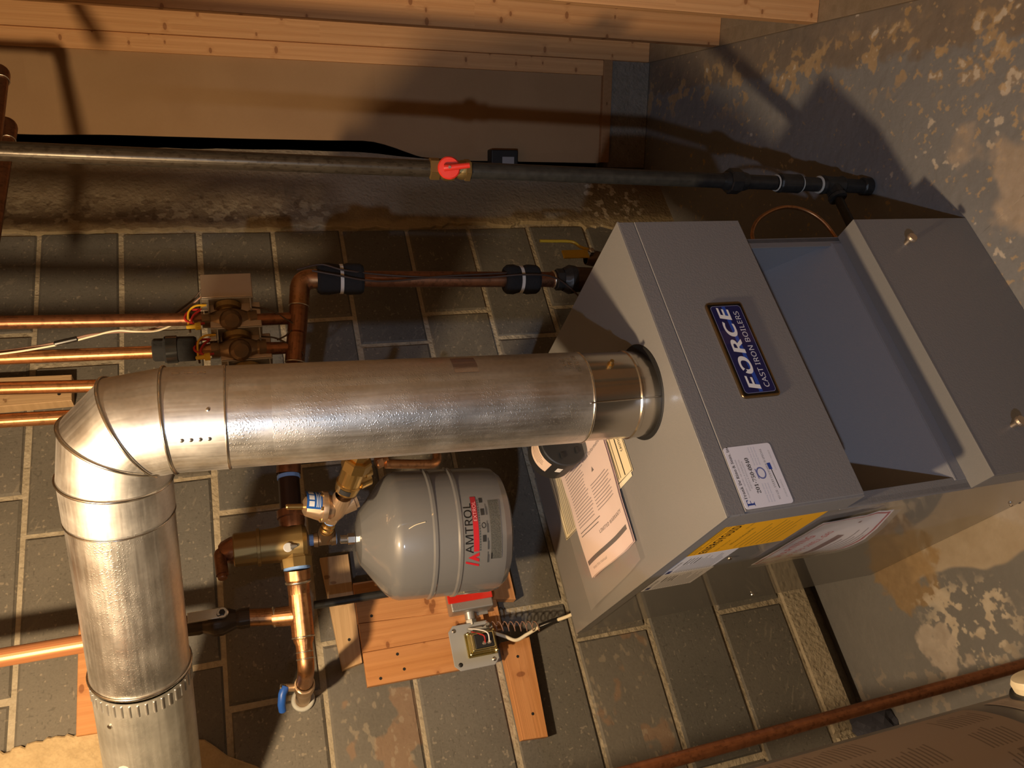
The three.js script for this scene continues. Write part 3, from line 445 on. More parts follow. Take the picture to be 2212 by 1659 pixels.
// labels on the left side
{
  const ySide = (z1, z0, y1, y0, th = 0.0004, x = BX0 + 0.0011) => sheet([x, y0, z0], [x, y0, z1], [x, y1, z1], [x, y1, z0], th);
  const eg = canvasTex(640, 800, (g, w, h) => { g.fillStyle = '#f3b21b'; g.fillRect(0, 0, w, h); g.fillStyle = '#2a2313'; g.font = '22px sans-serif'; g.textAlign = 'left'; g.fillText('U.S. Government', 26, 40); g.textAlign = 'right'; g.fillText('Federal law prohibits removal', w - 26, 40); g.fillRect(20, 52, w - 40, 4); g.textAlign = 'left'; g.fillStyle = '#0c0a06'; g.font = 'bold 92px sans-serif'; g.fillText('ENERGYGUIDE', 14, 150, w - 28); g.font = 'bold 44px sans-serif'; g.fillText('▼', w * 0.62, 190); g.fillStyle = '#5a4514'; g.font = '26px sans-serif'; g.fillText('Boiler - Natural Gas', 30, 232); g.fillText('Hot water', w - 160, 232); g.font = 'bold 30px sans-serif'; g.fillText('Efficiency Rating (AFUE)', 130, 300); g.fillStyle = '#8c6a16'; for (let y = 360; y < 720; y += 46) g.fillRect(40, y, w * (0.5 + 0.35 * hash(y, 3)), 7); });
  part(boiler, 'energy_label', ySide(0.868, 0.7135, 0.797, 0.600), std({ map: eg, roughness: 0.45 }), 'yellow energy label');
  const wl = (k) => canvasTex(512, 512, (g, w, h) => { g.fillStyle = '#dddde4'; g.fillRect(0, 0, w, h); g.fillStyle = '#2f3a70'; g.fillRect(24, 22, 90, 44); g.fillStyle = '#33343c'; g.font = 'bold 30px sans-serif'; g.fillText(k ? 'INPUT RATING' : 'BOILER RATING', 130, 54); g.fillStyle = '#6d6e78'; for (let y = 100; y < 480; y += 26) g.fillRect(28, y, 200 + 240 * hash(y, 7 + k), 7); g.fillStyle = '#2c2d34'; for (let y = 90; y < 200; y += 34) g.fillRect(260, y, 170, 9); });
  part(boiler, 'rating_label', ySide(0.7115, 0.605, 0.795, 0.690, 0.0004), std({ map: wl(0), roughness: 0.45 }), 'white rating label');
  part(boiler, 'rating_label', ySide(0.604, 0.502, 0.793, 0.684, 0.0004), std({ map: wl(1), roughness: 0.45 }), 'white rating label');
}
// data plate on the top
{
  const dp = canvasTex(512, 1024, (g, w, h) => { g.fillStyle = '#e2d3b0'; g.fillRect(0, 0, w, h); g.strokeStyle = '#2a261c'; g.lineWidth = 6; g.strokeRect(8, 8, w - 16, h - 16); g.fillStyle = '#1b1812'; g.fillRect(20, 930, w - 40, 10); g.font = 'bold 30px sans-serif'; g.fillText('CAUTION', 180, 985); g.fillStyle = '#6a5f45'; for (let y = 40; y < 900; y += 24) g.fillRect(30, y, 300 + 130 * hash(y, 1), 8); });
  part(boiler, 'data_plate', sheet([0.466, BT + 0.0016, 0.688], [0.60, BT + 0.0016, 0.688], [0.65, BT + 0.0016, 0.287], [0.473, BT + 0.0016, 0.290], 0.0005), std({ map: dp, roughness: 0.5 }), 'cream instruction plate');
  part(boiler, 'data_plate_end', sheet([0.459, BT + 0.0017, 0.600], [0.468, BT + 0.0017, 0.600], [0.468, BT + 0.0017, 0.679], [0.459, BT + 0.0017, 0.679], 0.0005), M.cream);
}
// pilot tubing and gas valve at the right side
{
  part(boiler, 'pilot_tube', wire([[0.85, 0.47, 0.82], [0.892, 0.466, 0.82], [0.923, 0.446, 0.82], [0.948, 0.413, 0.82], [0.969, 0.356, 0.82], [0.966, 0.315, 0.82], [0.950, 0.286, 0.82], [0.923, 0.267, 0.82], [0.885, 0.252, 0.815]], 0.0042, 10), M.copper, 'bent copper pilot tube');
  const gv = part(boiler, 'gas_valve', [box([0.853, 0.24, 0.70], [0.905, 0.315, 0.79], 0.004), cyl([0.875, 0.31, 0.745], [0.875, 0.335, 0.745], 0.02)], M.zinc, 'gas valve');
  part(gv, 'valve_cap', box([0.858, 0.313, 0.765], [0.90, 0.338, 0.80], 0.003), M.brassDull);
  part(boiler, 'gas_feed', pipe([[0.88, 0.12, 0.745], [0.88, 0.24, 0.745]], 0.0105), M.iron);
  part(boiler, 'pilot_wire', wire([[0.86, 0.40, 0.80], [0.88, 0.37, 0.80], [0.90, 0.35, 0.79], [0.905, 0.30, 0.78]], 0.002), M.white);
}

// manual in a clear pouch lying on the boiler
{
  const paper = canvasTex(768, 1024, (g, w, h) => {
    g.fillStyle = '#f0d8d2'; g.fillRect(0, 0, w, h); g.fillStyle = '#453c3c'; g.save(); g.translate(w / 2, h - 120); g.rotate(-0.02); g.fillRect(-w / 2 + 20, -20, w - 60, 36); g.restore();
    g.fillStyle = '#8f7f80'; g.font = '26px sans-serif'; for (let y = 120; y < 620; y += 26) { g.fillRect(60, y, 260 + 50 * hash(y, 2), 8); if (y > 380) g.fillRect(400, y, 260 + 50 * hash(y, 5), 8); }
    g.fillStyle = '#5d4f50'; g.font = 'bold 40px sans-serif'; g.fillText('Users Information', 380, 200); g.fillText('LIMITED WARRANTY', 330, 780); g.fillRect(60, 660, 340, 8); g.fillRect(60, 690, 300, 8); g.font = '30px sans-serif'; g.fillText('Keep this manual', 90, 980); g.beginPath(); g.moveTo(470, 330); g.lineTo(510, 330); g.lineTo(490, 290); g.fill();
  });
  const t = thing('manual_pouch', 'folded paper manual in a clear plastic pouch on the boiler top', 'manual', [0.47, BT, 0.49]);
  const wob = (u, v) => 0.004 * Math.sin(u * 5 + 1) * (1 - v) + 0.005 * fbm(u * 3, v * 3, 2);
  part(t, 'paper', sheet([0.356, BT + 0.007, 0.394], [0.356, BT + 0.007, 0.618], [0.618, BT + 0.007, 0.628], [0.618, BT + 0.007, 0.372], 0.004, 12, 12, wob), std({ map: (() => { paper.center.set(0.5, 0.5); paper.rotation = 0; return paper; })(), roughness: 0.6 }), 'printed pink-white pages');
  part(t, 'pouch', quad([0.300, BT + 0.011, 0.352], [0.318, BT + 0.011, 0.632], [0.63, BT + 0.017, 0.645], [0.63, BT + 0.017, 0.352], 20, 20, (u, v) => wob(u, v) + 0.003 * (fbm(u * 9, v * 9, 3) - 0.5) * (u > 0.05 && v > 0.05 ? 1 : 0)), M.clear, 'clear plastic sleeve');
}
// round black control can behind the flue, its flat face towards the viewer
{
  const t = thing('control_can', 'round black control housing with a pale label on the boiler top', 'control', [0.603, BT, 0.50]);
  const lb = canvasTex(512, 128, (g, w, h) => { g.fillStyle = '#dfc6b2'; g.fillRect(0, 0, w, h); g.fillStyle = '#8a7464'; for (let y = 20; y < 110; y += 18) g.fillRect(40, y, 260 + 120 * hash(y, 9), 6); });
  const A = [0.611, 0.8795, 0.455], B = [0.600, 0.8795, 0.545];
  part(t, 'housing', lat(A, B, [[0, 0], [0, 0.046], [0.003, 0.051], [0.078, 0.051], [0.082, 0.0515], [0.089, 0.0505], [0.0905, 0.048], [0.0895, 0]], 48), std({ color: lin(0.016, 0.017, 0.018), roughness: 0.5 }));
  part(t, 'band_label', patch(A, B, 0.0514, [-0.35, 0.94, 0], -0.75, 0.55, 0.030, 0.076, 20), std({ map: lb, roughness: 0.5 }), 'pale printed band');
  part(t, 'tag', patch(A, B, 0.0514, [-0.35, 0.94, 0], 0.85, 1.08, 0.048, 0.070, 6), M.white, 'small white tag');
  for (const [dx, dy] of [[0.01, 0.0], [0.022, -0.012], [-0.02, -0.022], [-0.028, 0.012]]) part(t, 'slot', box([B[0] + dx - 0.006, B[1] + dy - 0.003, B[2] - 0.003], [B[0] + dx + 0.006, B[1] + dy + 0.003, B[2] + 0.001], 0.0008), M.black);
}
// danger leaflet in a bag taped to the side
{
  const tx = canvasTex(768, 512, (g, w, h) => { g.fillStyle = '#dcd6da'; g.fillRect(0, 0, w, h); g.strokeStyle = '#a8313f'; g.lineWidth = 14; g.strokeRect(20, 20, w - 40, h - 40); g.fillStyle = '#c63a44'; g.font = 'bold 84px sans-serif'; g.fillText('WARNING', 90, 150); g.font = 'bold 54px sans-serif'; g.fillText('IF YOU SMELL GAS', 80, 240); g.fillStyle = '#6b3a3c'; g.fillRect(70, 300, 420, 46); g.fillStyle = '#8b7f85'; for (let y = 370; y < 470; y += 24) g.fillRect(80, y, 520 * (0.6 + 0.4 * hash(y, 1)), 8); });
  const t = thing('warning_pouch', 'clear bag with a red and white warning leaflet taped to the boiler side', 'leaflet', [0.285, 0.43, 0.70]);
  const bulge = (u, v) => 0.016 * Math.sin(Math.PI * u) * (1 - v) * (1 - v) * 1.2 + 0.004 * (fbm(u * 5, v * 5, 2) - 0.5);
  part(t, 'leaflet', sheet([0.2845, 0.428, 0.578], [0.2845, 0.436, 0.818], [0.2855, 0.575, 0.803], [0.2855, 0.590, 0.580], 0.0006, 12, 10, bulge), std({ map: tx, roughness: 0.35 }), 'red and white leaflet');
  part(t, 'bag', quad([0.2835, 0.420, 0.572], [0.2835, 0.428, 0.826], [0.2848, 0.59, 0.81], [0.2848, 0.598, 0.574], 16, 12, (u, v) => bulge(u, v) + 0.002), M.clear, 'clear plastic bag');
}

// ------------------------------------------------------------------ flue
const FA = (y) => [0.567 + 0.0417 * (y - 0.9), y, 0.796 - 0.0083 * (y - 0.9)];
const flue = thing('flue_pipe', 'galvanized flue pipe rising from the boiler and bending to the wall', 'flue', [0.567, BT, 0.797]);
{
  const r = 0.0765, a0 = FA(0.818), a1 = FA(0.955);
  part(flue, 'gasket', lat([0.567, BT - 0.002, 0.797], [0.567, BT + 1, 0.797], [[0, 0.070], [0.0035, 0.072], [0.0042, 0.0835], [0.003, 0.0845], [0, 0.0845]], 56), M.rubber, 'black gap ring around the collar');
  part(flue, 'gasket_well', lat([0.567, BT - 0.05, 0.797], [0.567, BT, 0.797], [[0, 0], [0, 0.0785], [0.051, 0.0785]], 40), M.rubber);
  const col = part(flue, 'collar', lat(a0, a1, [[0, 0.0745], [0.018, 0.0745], [0.02, 0.0755], [0.036, 0.0755], [0.038, 0.0775], [0.042, 0.0775], [0.044, 0.0755], [0.137, 0.0755]], 64), M.stainless, 'smooth stainless collar');
  part(col, 'seam', box([0.0, 0, 0], [0.0016, 0.13, 0.0035], 0.0006).translate(0.5225, 0.825, 0.8575), M.stainless);
  part(col, 'test_plug', lat([0.585, 0.905, 0.868], [0.60, 0.908, 0.97], [[0, 0.006], [0.005, 0.006], [0.0055, 0.0035], [0.013, 0.0035], [0.0135, 0]], 12), M.brass, 'small brass plug');
  const B0 = FA(0.945), B1 = FA(1.525);
  const run = part(flue, 'vertical_pipe', lat(B0, B1, [[0, 0.0762], [0.0, 0.0772], [0.002, 0.0775], [dist(B0, B1), 0.0772]], 72), M.galv, 'speckled galvanized vertical length');
  part(run, 'hem', ringOn(B0, [0.0417, 1, -0.008], 0.0768, 0.0022, 64), M.bead);
  // brown tape scrap and stamped marks
  const up = [0.0417, 1, -0.008];
  part(run, 'tape_scrap', patch(FA(1.131), FA(1.5), 0.0777, [-0.35, 0, 0.94], 0.55, 1.10, 0, 0.039, 12), phy({ color: lin(0.36, 0.19, 0.09), roughness: 0.35, bumpMap: T.mortarB, bumpScale: 0.003, clearcoat: 0.6 }), 'scrap of brown tape');
  const emb = (txt) => canvasTex(512, 256, (g, w, h) => { g.fillStyle = '#000'; g.fillRect(0, 0, w, h); g.fillStyle = '#fff'; g.font = 'bold 74px monospace'; g.textAlign = 'center'; txt.forEach((s, i) => g.fillText(s, w / 2, 80 + i * 80)); });
  const embM = (t) => { const a = emb(t); a.colorSpace = THREE.NoColorSpace; return std({ color: lin(0.8, 0.78, 0.74), metalness: 1, roughness: 0.25, alphaMap: a, transparent: true }); };
  part(run, 'stamp', patch(FA(0.958), FA(1.4), 0.0778, [-0.35, 0, 0.94], 0.35, 1.05, 0, 0.036, 12), embM(['06-61', 'TYPE 2', 'MODEL A16']), 'stamped letters');
  // elbow: collar and four gores
  const C0 = FA(1.508), P0 = V(FA(1.588)), corner = V(FA(1.670)), hd = V(-0.60, 0.022, -0.80).normalize(), upv = V(up).normalize();
  const P3 = corner.clone().addScaledVector(hd, 0.085);
  const gor = [V(C0), P0]; const t30 = 0.085; // mitred polyline between the two axes
  { const a = P0, c = P3; for (const s of [0.36, 0.64]) gor.push(a.clone().multiplyScalar((1 - s) * (1 - s)).addScaledVector(corner, 2 * s * (1 - s)).addScaledVector(c, s * s).addScaledVector(corner.clone().sub(a.clone().add(c).multiplyScalar(0.5)), 0.06)); gor.push(P3, P3.clone().addScaledVector(hd, 0.06)); }
  const dirs = []; for (let i = 0; i < gor.length - 1; i++) dirs.push(gor[i + 1].clone().sub(gor[i]).normalize());
  const side = upv.clone().cross(hd).normalize(); const ringAt = (i, R) => { // ellipse in the mitre plane
    const d = i === 0 ? dirs[0] : i === gor.length - 1 ? dirs[i - 1] : dirs[i - 1].clone().add(dirs[i]).normalize(); const w = d.clone().cross(side).normalize(), sc = i === 0 || i === gor.length - 1 ? 1 : 1 / d.dot(dirs[i - 1]); const P = [];
    for (let k = 0; k < 64; k++) { const a = k / 64 * 2 * Math.PI; P.push(gor[i].clone().addScaledVector(side, R * Math.cos(a)).addScaledVector(w, R * sc * Math.sin(a))); } return P; };
  const el = part(flue, 'elbow', (() => { const R = 0.0780, out = []; for (let i = 0; i < gor.length - 1; i++) { const A = ringAt(i, R), B = ringAt(i + 1, R), pos = [], uv = [], nor = []; for (let k = 0; k < 64; k++) { const n = (k + 1) % 64; const q = [A[k], A[n], B[n], A[k], B[n], B[k]], qi = [k, k + 1, k + 1, k, k + 1, k]; q.forEach((p, z) => { pos.push(p.x, p.y, p.z); const a = qi[z] / 64 * 2 * Math.PI, w = dirs[i].clone().cross(side).normalize(); const N = side.clone().multiplyScalar(Math.cos(a)).addScaledVector(w, Math.sin(a)); nor.push(N.x, N.y, N.z); uv.push(qi[z] / 64 * 0.48, i * 0.1 + (z === 2 || z === 4 || z === 5 ? 0.08 : 0)); }); } const g = new THREE.BufferGeometry(); g.setAttribute('position', new THREE.Float32BufferAttribute(pos, 3)); g.setAttribute('normal', new THREE.Float32BufferAttribute(nor, 3)); g.setAttribute('uv', new THREE.Float32BufferAttribute(uv, 2)); out.push(g); } return mergeGeometries(out); })(), M.galvSmooth, 'four piece galvanized elbow');
  for (let i = 1; i < gor.length - 1; i++) { part(el, 'gore_seam', sweep(ringAt(i, 0.0787), 0.0026, 8, true), M.bead); }
  part(el, 'elbow_hem', ringOn(C0, upv.toArray(), 0.0778, 0.0018, 64), M.bead);
  part(el, 'stamp', patch(FA(1.530), FA(1.7), 0.0786, [-0.35, 0, 0.94], 0.62, 1.12, 0, 0.055, 12), embM(['10', '6', '26']), 'stamped numbers');
  for (const [a, t] of [[-0.52, 0.012], [-0.52, 0.024], [-0.52, 0.036], [-0.52, 0.048], [0.02, 0.012]]) { const A = V(FA(1.520 + t)), u = V(-0.35, 0, 0.94), v = upv.clone().cross(u); const n = u.clone().multiplyScalar(Math.cos(a)).addScaledVector(v, Math.sin(a)); const p = A.clone().addScaledVector(n, 0.0775); part(el, 'rivet', lat(p.toArray(), p.clone().addScaledVector(n, 0.1).toArray(), [[0, 0.003], [0.0012, 0.0028], [0.0022, 0.0012], [0.0023, 0]], 10), M.steel); }
  // horizontal lengths to the wall
  const H = (t) => corner.clone().addScaledVector(hd, t).toArray();
  const h1 = part(flue, 'horizontal_pipe', lat(H(0.125), H(0.45), [[0, 0.0755], [0, 0.0765], [0.325, 0.0765]], 72), M.galv, 'speckled galvanized horizontal length');
  part(h1, 'bead', ringOn(H(0.445), hd.toArray(), 0.0772, 0.0032, 64), M.bead); part(h1, 'hem', ringOn(H(0.15), hd.toArray(), 0.0768, 0.0016, 64), M.bead);
  for (let k = 0; k < 40; k++) { const a = k / 40 * 2 * Math.PI, u = V(0, 1, 0), w = hd.clone().cross(u).normalize(), u2 = w.clone().cross(hd); const n = w.clone().multiplyScalar(Math.cos(a)).addScaledVector(u2, Math.sin(a)); const p = V(H(0.47)).addScaledVector(n, 0.0768); const g = cyl(p.clone().addScaledVector(hd, -0.011).toArray(), p.clone().addScaledVector(hd, 0.012).toArray(), 0.0019, 6, 0.0005); part(h1, 'crimp', g, M.galvSmooth); }
  const h2 = part(flue, 'horizontal_pipe', lat(H(0.455), H(0.98), [[0, 0.0752], [0.0, 0.0766], [0.03, 0.0768], [0.525, 0.0768]], 72), M.galvOld, 'older dull galvanized length');
  { const A = V(H(0.60)), u = V(-0.1, 0.30, 1.0); part(h2, 'paint_spot', (() => { const s = new THREE.Shape(); for (let k = 0; k <= 40; k++) { const a = k / 40 * 2 * Math.PI, R = 0.0135 * (1 + 0.22 * (fbm(Math.cos(a) * 2 + 5, Math.sin(a) * 2 + 5, 3) - 0.5) + 0.1 * (vn(a * 5, 2) - 0.5)); k ? s.lineTo(R * Math.cos(a), R * Math.sin(a)) : s.moveTo(R * Math.cos(a), R * Math.sin(a)); } const g = new THREE.ShapeGeometry(s, 12); const p = g.attributes.position; u.addScaledVector(hd, -u.dot(hd)).normalize(); const w = hd.clone().cross(u); for (let i = 0; i < p.count; i++) { const x = p.getX(i), y = p.getY(i), a = y / 0.0771, n = u.clone().multiplyScalar(Math.cos(a)).addScaledVector(w, Math.sin(a)), q = A.clone().addScaledVector(hd, x).addScaledVector(n, 0.0772); p.setXYZ(i, q.x, q.y, q.z); } g.computeVertexNormals(); return g; })(), std({ color: lin(0.6, 0.56, 0.49), roughness: 0.9, side: THREE.DoubleSide }), 'white paint spot'); }
  { const u = V(-0.35, 0.55, 0.8); u.addScaledVector(hd, -u.dot(hd)).normalize(); const p = V(H(0.505)).addScaledVector(u, 0.0765); part(h2, 'screw', lat(p.toArray(), p.clone().addScaledVector(u, 0.1).toArray(), [[0, 0.0045], [0.0025, 0.004], [0.0035, 0.0015], [0.0036, 0]], 10), M.steel); }
}

// ------------------------------------------------------------------ gas pipe
{
  const G = (y) => [1.0905 + 0.0430 * y, y, 0.755];
  const t = thing('gas_pipe', 'black iron gas pipe standing before the beige corner wall', 'pipe', [1.0905, 0, 0.755]);
  part(t, 'upper_pipe', cyl(G(1.07), G(2.32), 0.0168, 24), M.steelOld, 'worn steel upper length');
  part(t, 'lower_pipe', cyl(G(0.39), G(1.02), 0.0167, 24), M.iron, 'black lower length');
  const v = part(t, 'ball_valve', lat(G(1.015), G(1.3), [[0, 0], [0, 0.019], [0.012, 0.02], [0.022, 0.0165], [0.028, 0.022], [0.043, 0.0235], [0.052, 0.021], [0.056, 0.018], [0.072, 0.019], [0.072, 0]], 28), M.brassDull, 'brass gas valve');
  part(v, 'hex_nut', hex(G(1.072), G(1.094), 0.0225), M.brassDull); part(v, 'hex_nut', hex(G(1.008), G(1.022), 0.0225), M.brassDull);
  const c = V(G(1.055)), n = V(-0.62, 0.18, 0.76).normalize();
  const hd = part(v, 'handle', lat(c.clone().addScaledVector(n, 0.022).toArray(), c.clone().addScaledVector(n, 1).toArray(), [[0, 0], [0, 0.021], [0.003, 0.0225], [0.010, 0.0225], [0.013, 0.020], [0.0135, 0]], 36), M.redPaint, 'red round handle');
  const sd = V(0, 1, 0).addScaledVector(n, -n.y).normalize(), tip = c.clone().addScaledVector(n, 0.04).addScaledVector(sd, -0.040).addScaledVector(V(G(1)).sub(V(G(0))).normalize().cross(n), 0.004);
  part(hd, 'lever', sweep([c.clone().addScaledVector(n, 0.039).addScaledVector(sd, 0.010), c.clone().addScaledVector(n, 0.041), tip], (s) => 0.0075 - 0.002 * s, 10), M.redPaint);
  part(hd, 'handle_screw', lat(c.clone().addScaledVector(n, 0.046).toArray(), c.clone().addScaledVector(n, 1).toArray(), [[0, 0.0035], [0.002, 0.003], [0.0025, 0]], 10), M.steel);
  part(t, 'union', [hex(G(0.372), G(0.402), 0.029, 8), lat(G(0.352), G(0.42), [[0, 0.019], [0.008, 0.0215], [0.05, 0.0215], [0.06, 0.019], [0.066, 0.017]], 24)], M.iron, 'black pipe union');
  part(t, 'nipple', cyl(G(0.275), G(0.36), 0.0165), M.iron);
  part(t, 'coupling', lat(G(0.208), G(0.275), [[0, 0], [0, 0.0205], [0.004, 0.0225], [0.012, 0.0215], [0.048, 0.0215], [0.056, 0.0225], [0.06, 0.0205], [0.06, 0]], 24), M.iron);
  part(t, 'dope', [ringOn(G(0.272), [0, 1, 0], 0.0178, 0.002, 24), ringOn(G(0.206), [0, 1, 0], 0.0178, 0.002, 24), ringOn(G(0.405), [0, 1, 0], 0.0175, 0.0022, 24), ringOn(G(0.153), [0, 1, 0], 0.018, 0.003, 24)], M.dope, 'grey pipe dope');
  part(t, 'nipple', cyl(G(0.14), G(0.21), 0.0165), M.iron);
  part(t, 'tee', [lat(G(0.085), G(0.2), [[0, 0], [0, 0.0205], [0.005, 0.023], [0.013, 0.0205], [0.05, 0.0205], [0.058, 0.023], [0.064, 0.0205], [0.064, 0]], 24), lat(G(0.117), [0.9, 0.117, 0.75], [[0, 0.018], [0.03, 0.019], [0.034, 0.022], [0.042, 0.021], [0.043, 0]], 20)], M.iron, 'black tee');
  part(t, 'branch_pipe', pipe([[1.06, 0.117, 0.754], [0.88, 0.117, 0.747], [0.88, 0.15, 0.745]], 0.0105, 0.02), M.iron);
  part(t, 'drip_leg', cyl(G(0.028), G(0.088), 0.0165), M.iron);
  part(t, 'cap', lat(G(0.001), G(0.05), [[0, 0], [0, 0.014], [0.006, 0.0215], [0.026, 0.0215], [0.03, 0.019], [0.03, 0]], 24), M.iron, 'pipe cap');
}
// small black box on the corner wall
{
  const t = thing('black_box', 'small black box with a white label on the corner wall by the gas pipe', 'box', [1.945, 0.51, -0.005]);
  const o = V(1.965, 0, 0); part(t, 'case', obox(o, dB, nB, -0.062, 0.008, 0.520, 0.617, 0.0, 0.05, 0.004), M.black);
  part(t, 'label', obox(o, dB, nB, -0.050, -0.015, 0.535, 0.578, 0.0495, 0.0508, 0.0005), std({ color: lin(0.3, 0.3, 0.32), roughness: 0.6 }), 'white label');
}

// ------------------------------------------------------------------ supply pipe, header and zone valves
const SUPX = (y) => 1.031 + 0.048 * (y - 1.106);
{
  const S = (y) => [SUPX(y), y, 0.53];
  const t = thing('supply_pipe', 'thick copper supply pipe with black foam collars right of the flue', 'pipe', [1.0, 0.6, 0.53]);
  part(t, 'riser', pipe([S(0.78), S(1.352), [0.911, 1.373, 0.49], [0.789, 1.397, 0.338]], 0.0176, 0.045, 24), M.copperOld, 'dull copper riser and header');
  part(t, 'elbow', sweep(rounded([S(1.305), S(1.352), [0.985, 1.3605, 0.5145]], 0.045, 10), 0.0205, 24), M.copper, 'copper elbow');
  part(t, 'solder_ring', [ringOn([0.985, 1.3605, 0.5145], [-1, 0.17, -0.33], 0.0195, 0.0014, 28), ringOn([0.872, 1.379, 0.477], [-1, 0.17, -0.33], 0.0195, 0.0014, 28), ringOn(S(0.787), [0, 1, 0], 0.0185, 0.003, 28)], M.solder);
  for (const [a, b] of [[0.985, 0.93], [0.93, 0.872]]) { const p = (x) => { const s = (1.0325 - x) / (1.0325 - 0.911); return [x, 1.352 + 0.021 * s, 0.53 - 0.04 * s]; }; part(t, 'tee_sleeve', cyl(p(a), p(b), 0.0196, 24, 0.002), M.copperOld); }
  for (const [y0, y1, yz] of [[1.222, 1.318, 1.268], [0.825, 0.905, 0.868]]) { const f = part(t, 'foam_collar', lat(S(y0), S(y1), [[0, 0.018], [0, 0.029], [0.006, 0.033], [(y1 - y0) * 0.35, 0.034], [yz - y0 - 0.003, 0.030], [yz - y0 + 0.003, 0.030], [(y1 - y0) * 0.75, 0.034], [y1 - y0 - 0.006, 0.033], [y1 - y0, 0.028], [y1 - y0, 0.018]], 28), M.foam, 'black foam collar'); part(f, 'zip_tie', lat(S(yz - 0.0035), S(yz + 1), [[0, 0.0295], [0, 0.0318], [0.007, 0.0318], [0.007, 0.0295]], 28), M.zip, 'white zip tie'); }
  part(t, 'bushing', [hex(S(0.762), S(0.782), 0.0255, 8), lat(S(0.735), S(0.78), [[0, 0.032], [0.014, 0.034], [0.022, 0.030], [0.03, 0.026]], 28)], M.iron, 'black bushing');
  part(t, 'boiler_elbow', [lat(S(0.66), S(0.76), [[0, 0.024], [0.03, 0.028], [0.07, 0.0295], [0.076, 0.032], [0.085, 0.032], [0.085, 0]], 28), sweep(rounded([S(0.70), [1.006, 0.665, 0.53], [0.86, 0.665, 0.525]], 0.04), 0.026, 24)], std({ color: lin(0.09, 0.055, 0.035), metalness: 0.5, roughness: 0.5 }), 'dark cast outlet elbow');
  part(t, 'sensor_wire', [wire([[1.04, 1.36, 0.565], [1.05, 1.31, 0.567], [1.035, 1.27, 0.567], [1.03, 1.2, 0.555], [1.02, 1.1, 0.552], [1.012, 0.95, 0.553], [1.005, 0.87, 0.567], [1.0, 0.80, 0.56], [0.97, 0.74, 0.53], [0.91, 0.70, 0.50]], 0.0022), wire([[1.035, 1.33, 0.567], [1.02, 1.28, 0.568], [1.01, 1.2, 0.556], [1.02, 1.05, 0.552], [1.022, 0.9, 0.553]], 0.0022)], M.wireDark, 'thin black sensor wires');
}
function zoneValve(c, label, s = 1) { // c = body centre; pipe runs upwards, motor box on the far right side
  const t = thing('zone_valve', label, 'valve', [c[0], c[1] - 0.05, c[2]], 'zone valves on the header');
  const P = (x, y, z) => [c[0] + x, c[1] + y, c[2] + z];
  const b = part(t, 'valve_body', [lat(P(0, -0.055, 0), P(0, 1, 0), [[0, 0], [0, 0.0155], [0.014, 0.0165], [0.018, 0.0145], [0.03, 0.019], [0.045, 0.0245], [0.058, 0.0245], [0.075, 0.019], [0.088, 0.0145], [0.092, 0.016], [0.105, 0.0155], [0.105, 0]], 26), lat(P(-0.002, -0.002, 0), P(-0.40, -0.1, 0.52), [[0, 0.022], [0.018, 0.022], [0.024, 0.020], [0.030, 0.014], [0.032, 0]], 26)], M.bronzeDark, 'bronze valve body');
  part(b, 'cap_ring', ringOn(P(-0.014, -0.005, 0.018), [-0.40, -0.1, 0.52], 0.0155, 0.0015, 24), M.brassDull);
  part(t, 'mount_plate', box(P(0.030, -0.050, -0.045), P(0.033, 0.048, 0.030), 0.001), M.zinc, 'zinc mounting plate');
  part(t, 'neck', lat(P(0.004, 0, 0), P(1, 0, 0), [[0, 0.02], [0.012, 0.021], [0.013, 0.028], [0.024, 0.029], [0.026, 0.026]], 24), M.brassDull);
  part(t, 'side_plate', [box(P(0.006, 0.034, -0.03), P(0.033, 0.037, 0.028), 0.001), box(P(0.006, -0.046, -0.03), P(0.033, -0.043, 0.028), 0.001)], M.zinc);
  part(t, 'motor_box', box(P(0.0335, -0.05, -0.055), P(0.092, 0.048, 0.030), 0.002), M.aluminium, 'metal motor cover');
  part(t, 'end_switch', box(P(0.012, 0.037, -0.004), P(0.030, 0.052, 0.016), 0.002), M.steel);
  const w1 = wire([P(0.02, 0.045, 0.01), P(0.015, 0.07, 0.015), P(-0.01, 0.08, 0.022), P(-0.025, 0.062, 0.024), P(-0.022, 0.045, 0.022)], 0.0024);
  part(t, 'red_lead', w1, M.wireRed, 'red lead'); part(t, 'red_lead', wire([P(0.022, 0.045, 0.012), P(0.0, 0.064, 0.02), P(-0.02, 0.068, 0.024), P(-0.03, 0.058, 0.024)], 0.0024), M.wireRed, 'red lead');
  part(t, 'yellow_lead', wire([P(0.026, 0.04, 0.016), P(0.022, 0.06, 0.02), P(0.01, 0.072, 0.02), P(-0.028, 0.074, 0.024)], 0.0022), M.wireYellow, 'yellow lead');
  part(t, 'black_lead', wire([P(0.024, 0.042, 0.0), P(0.01, 0.062, 0.012), P(-0.006, 0.074, 0.018), P(-0.04, 0.072, 0.02)], 0.0022), M.wireDark);
  part(t, 'wire_nut', lat(P(-0.030, 0.052, 0.025), P(-0.036, 0.12, 0.028), [[0, 0], [0, 0.0075], [0.010, 0.0072], [0.011, 0.0045], [0.026, 0.0035], [0.027, 0]], 14), M.yellow, 'yellow wire connector');
  part(t, 'black_lead', wire([P(0.02, -0.046, 0.01), P(0.012, -0.075, 0.012), P(-0.015, -0.11, 0.012), P(-0.03, -0.125, 0.01), P(-0.045, -0.11, 0.0), P(-0.05, -0.09, -0.01)], 0.0018), M.wireDark);
  return t;
}
zoneValve([0.967, 1.500, 0.505], 'zone valve with its tan metal cover in full view, nearest the beige wall');
zoneValve([0.908, 1.487, 0.485], 'zone valve on the riser with the black foam sleeve');
zoneValve([0.850, 1.472, 0.455], 'zone valve mostly hidden behind the flue pipe');
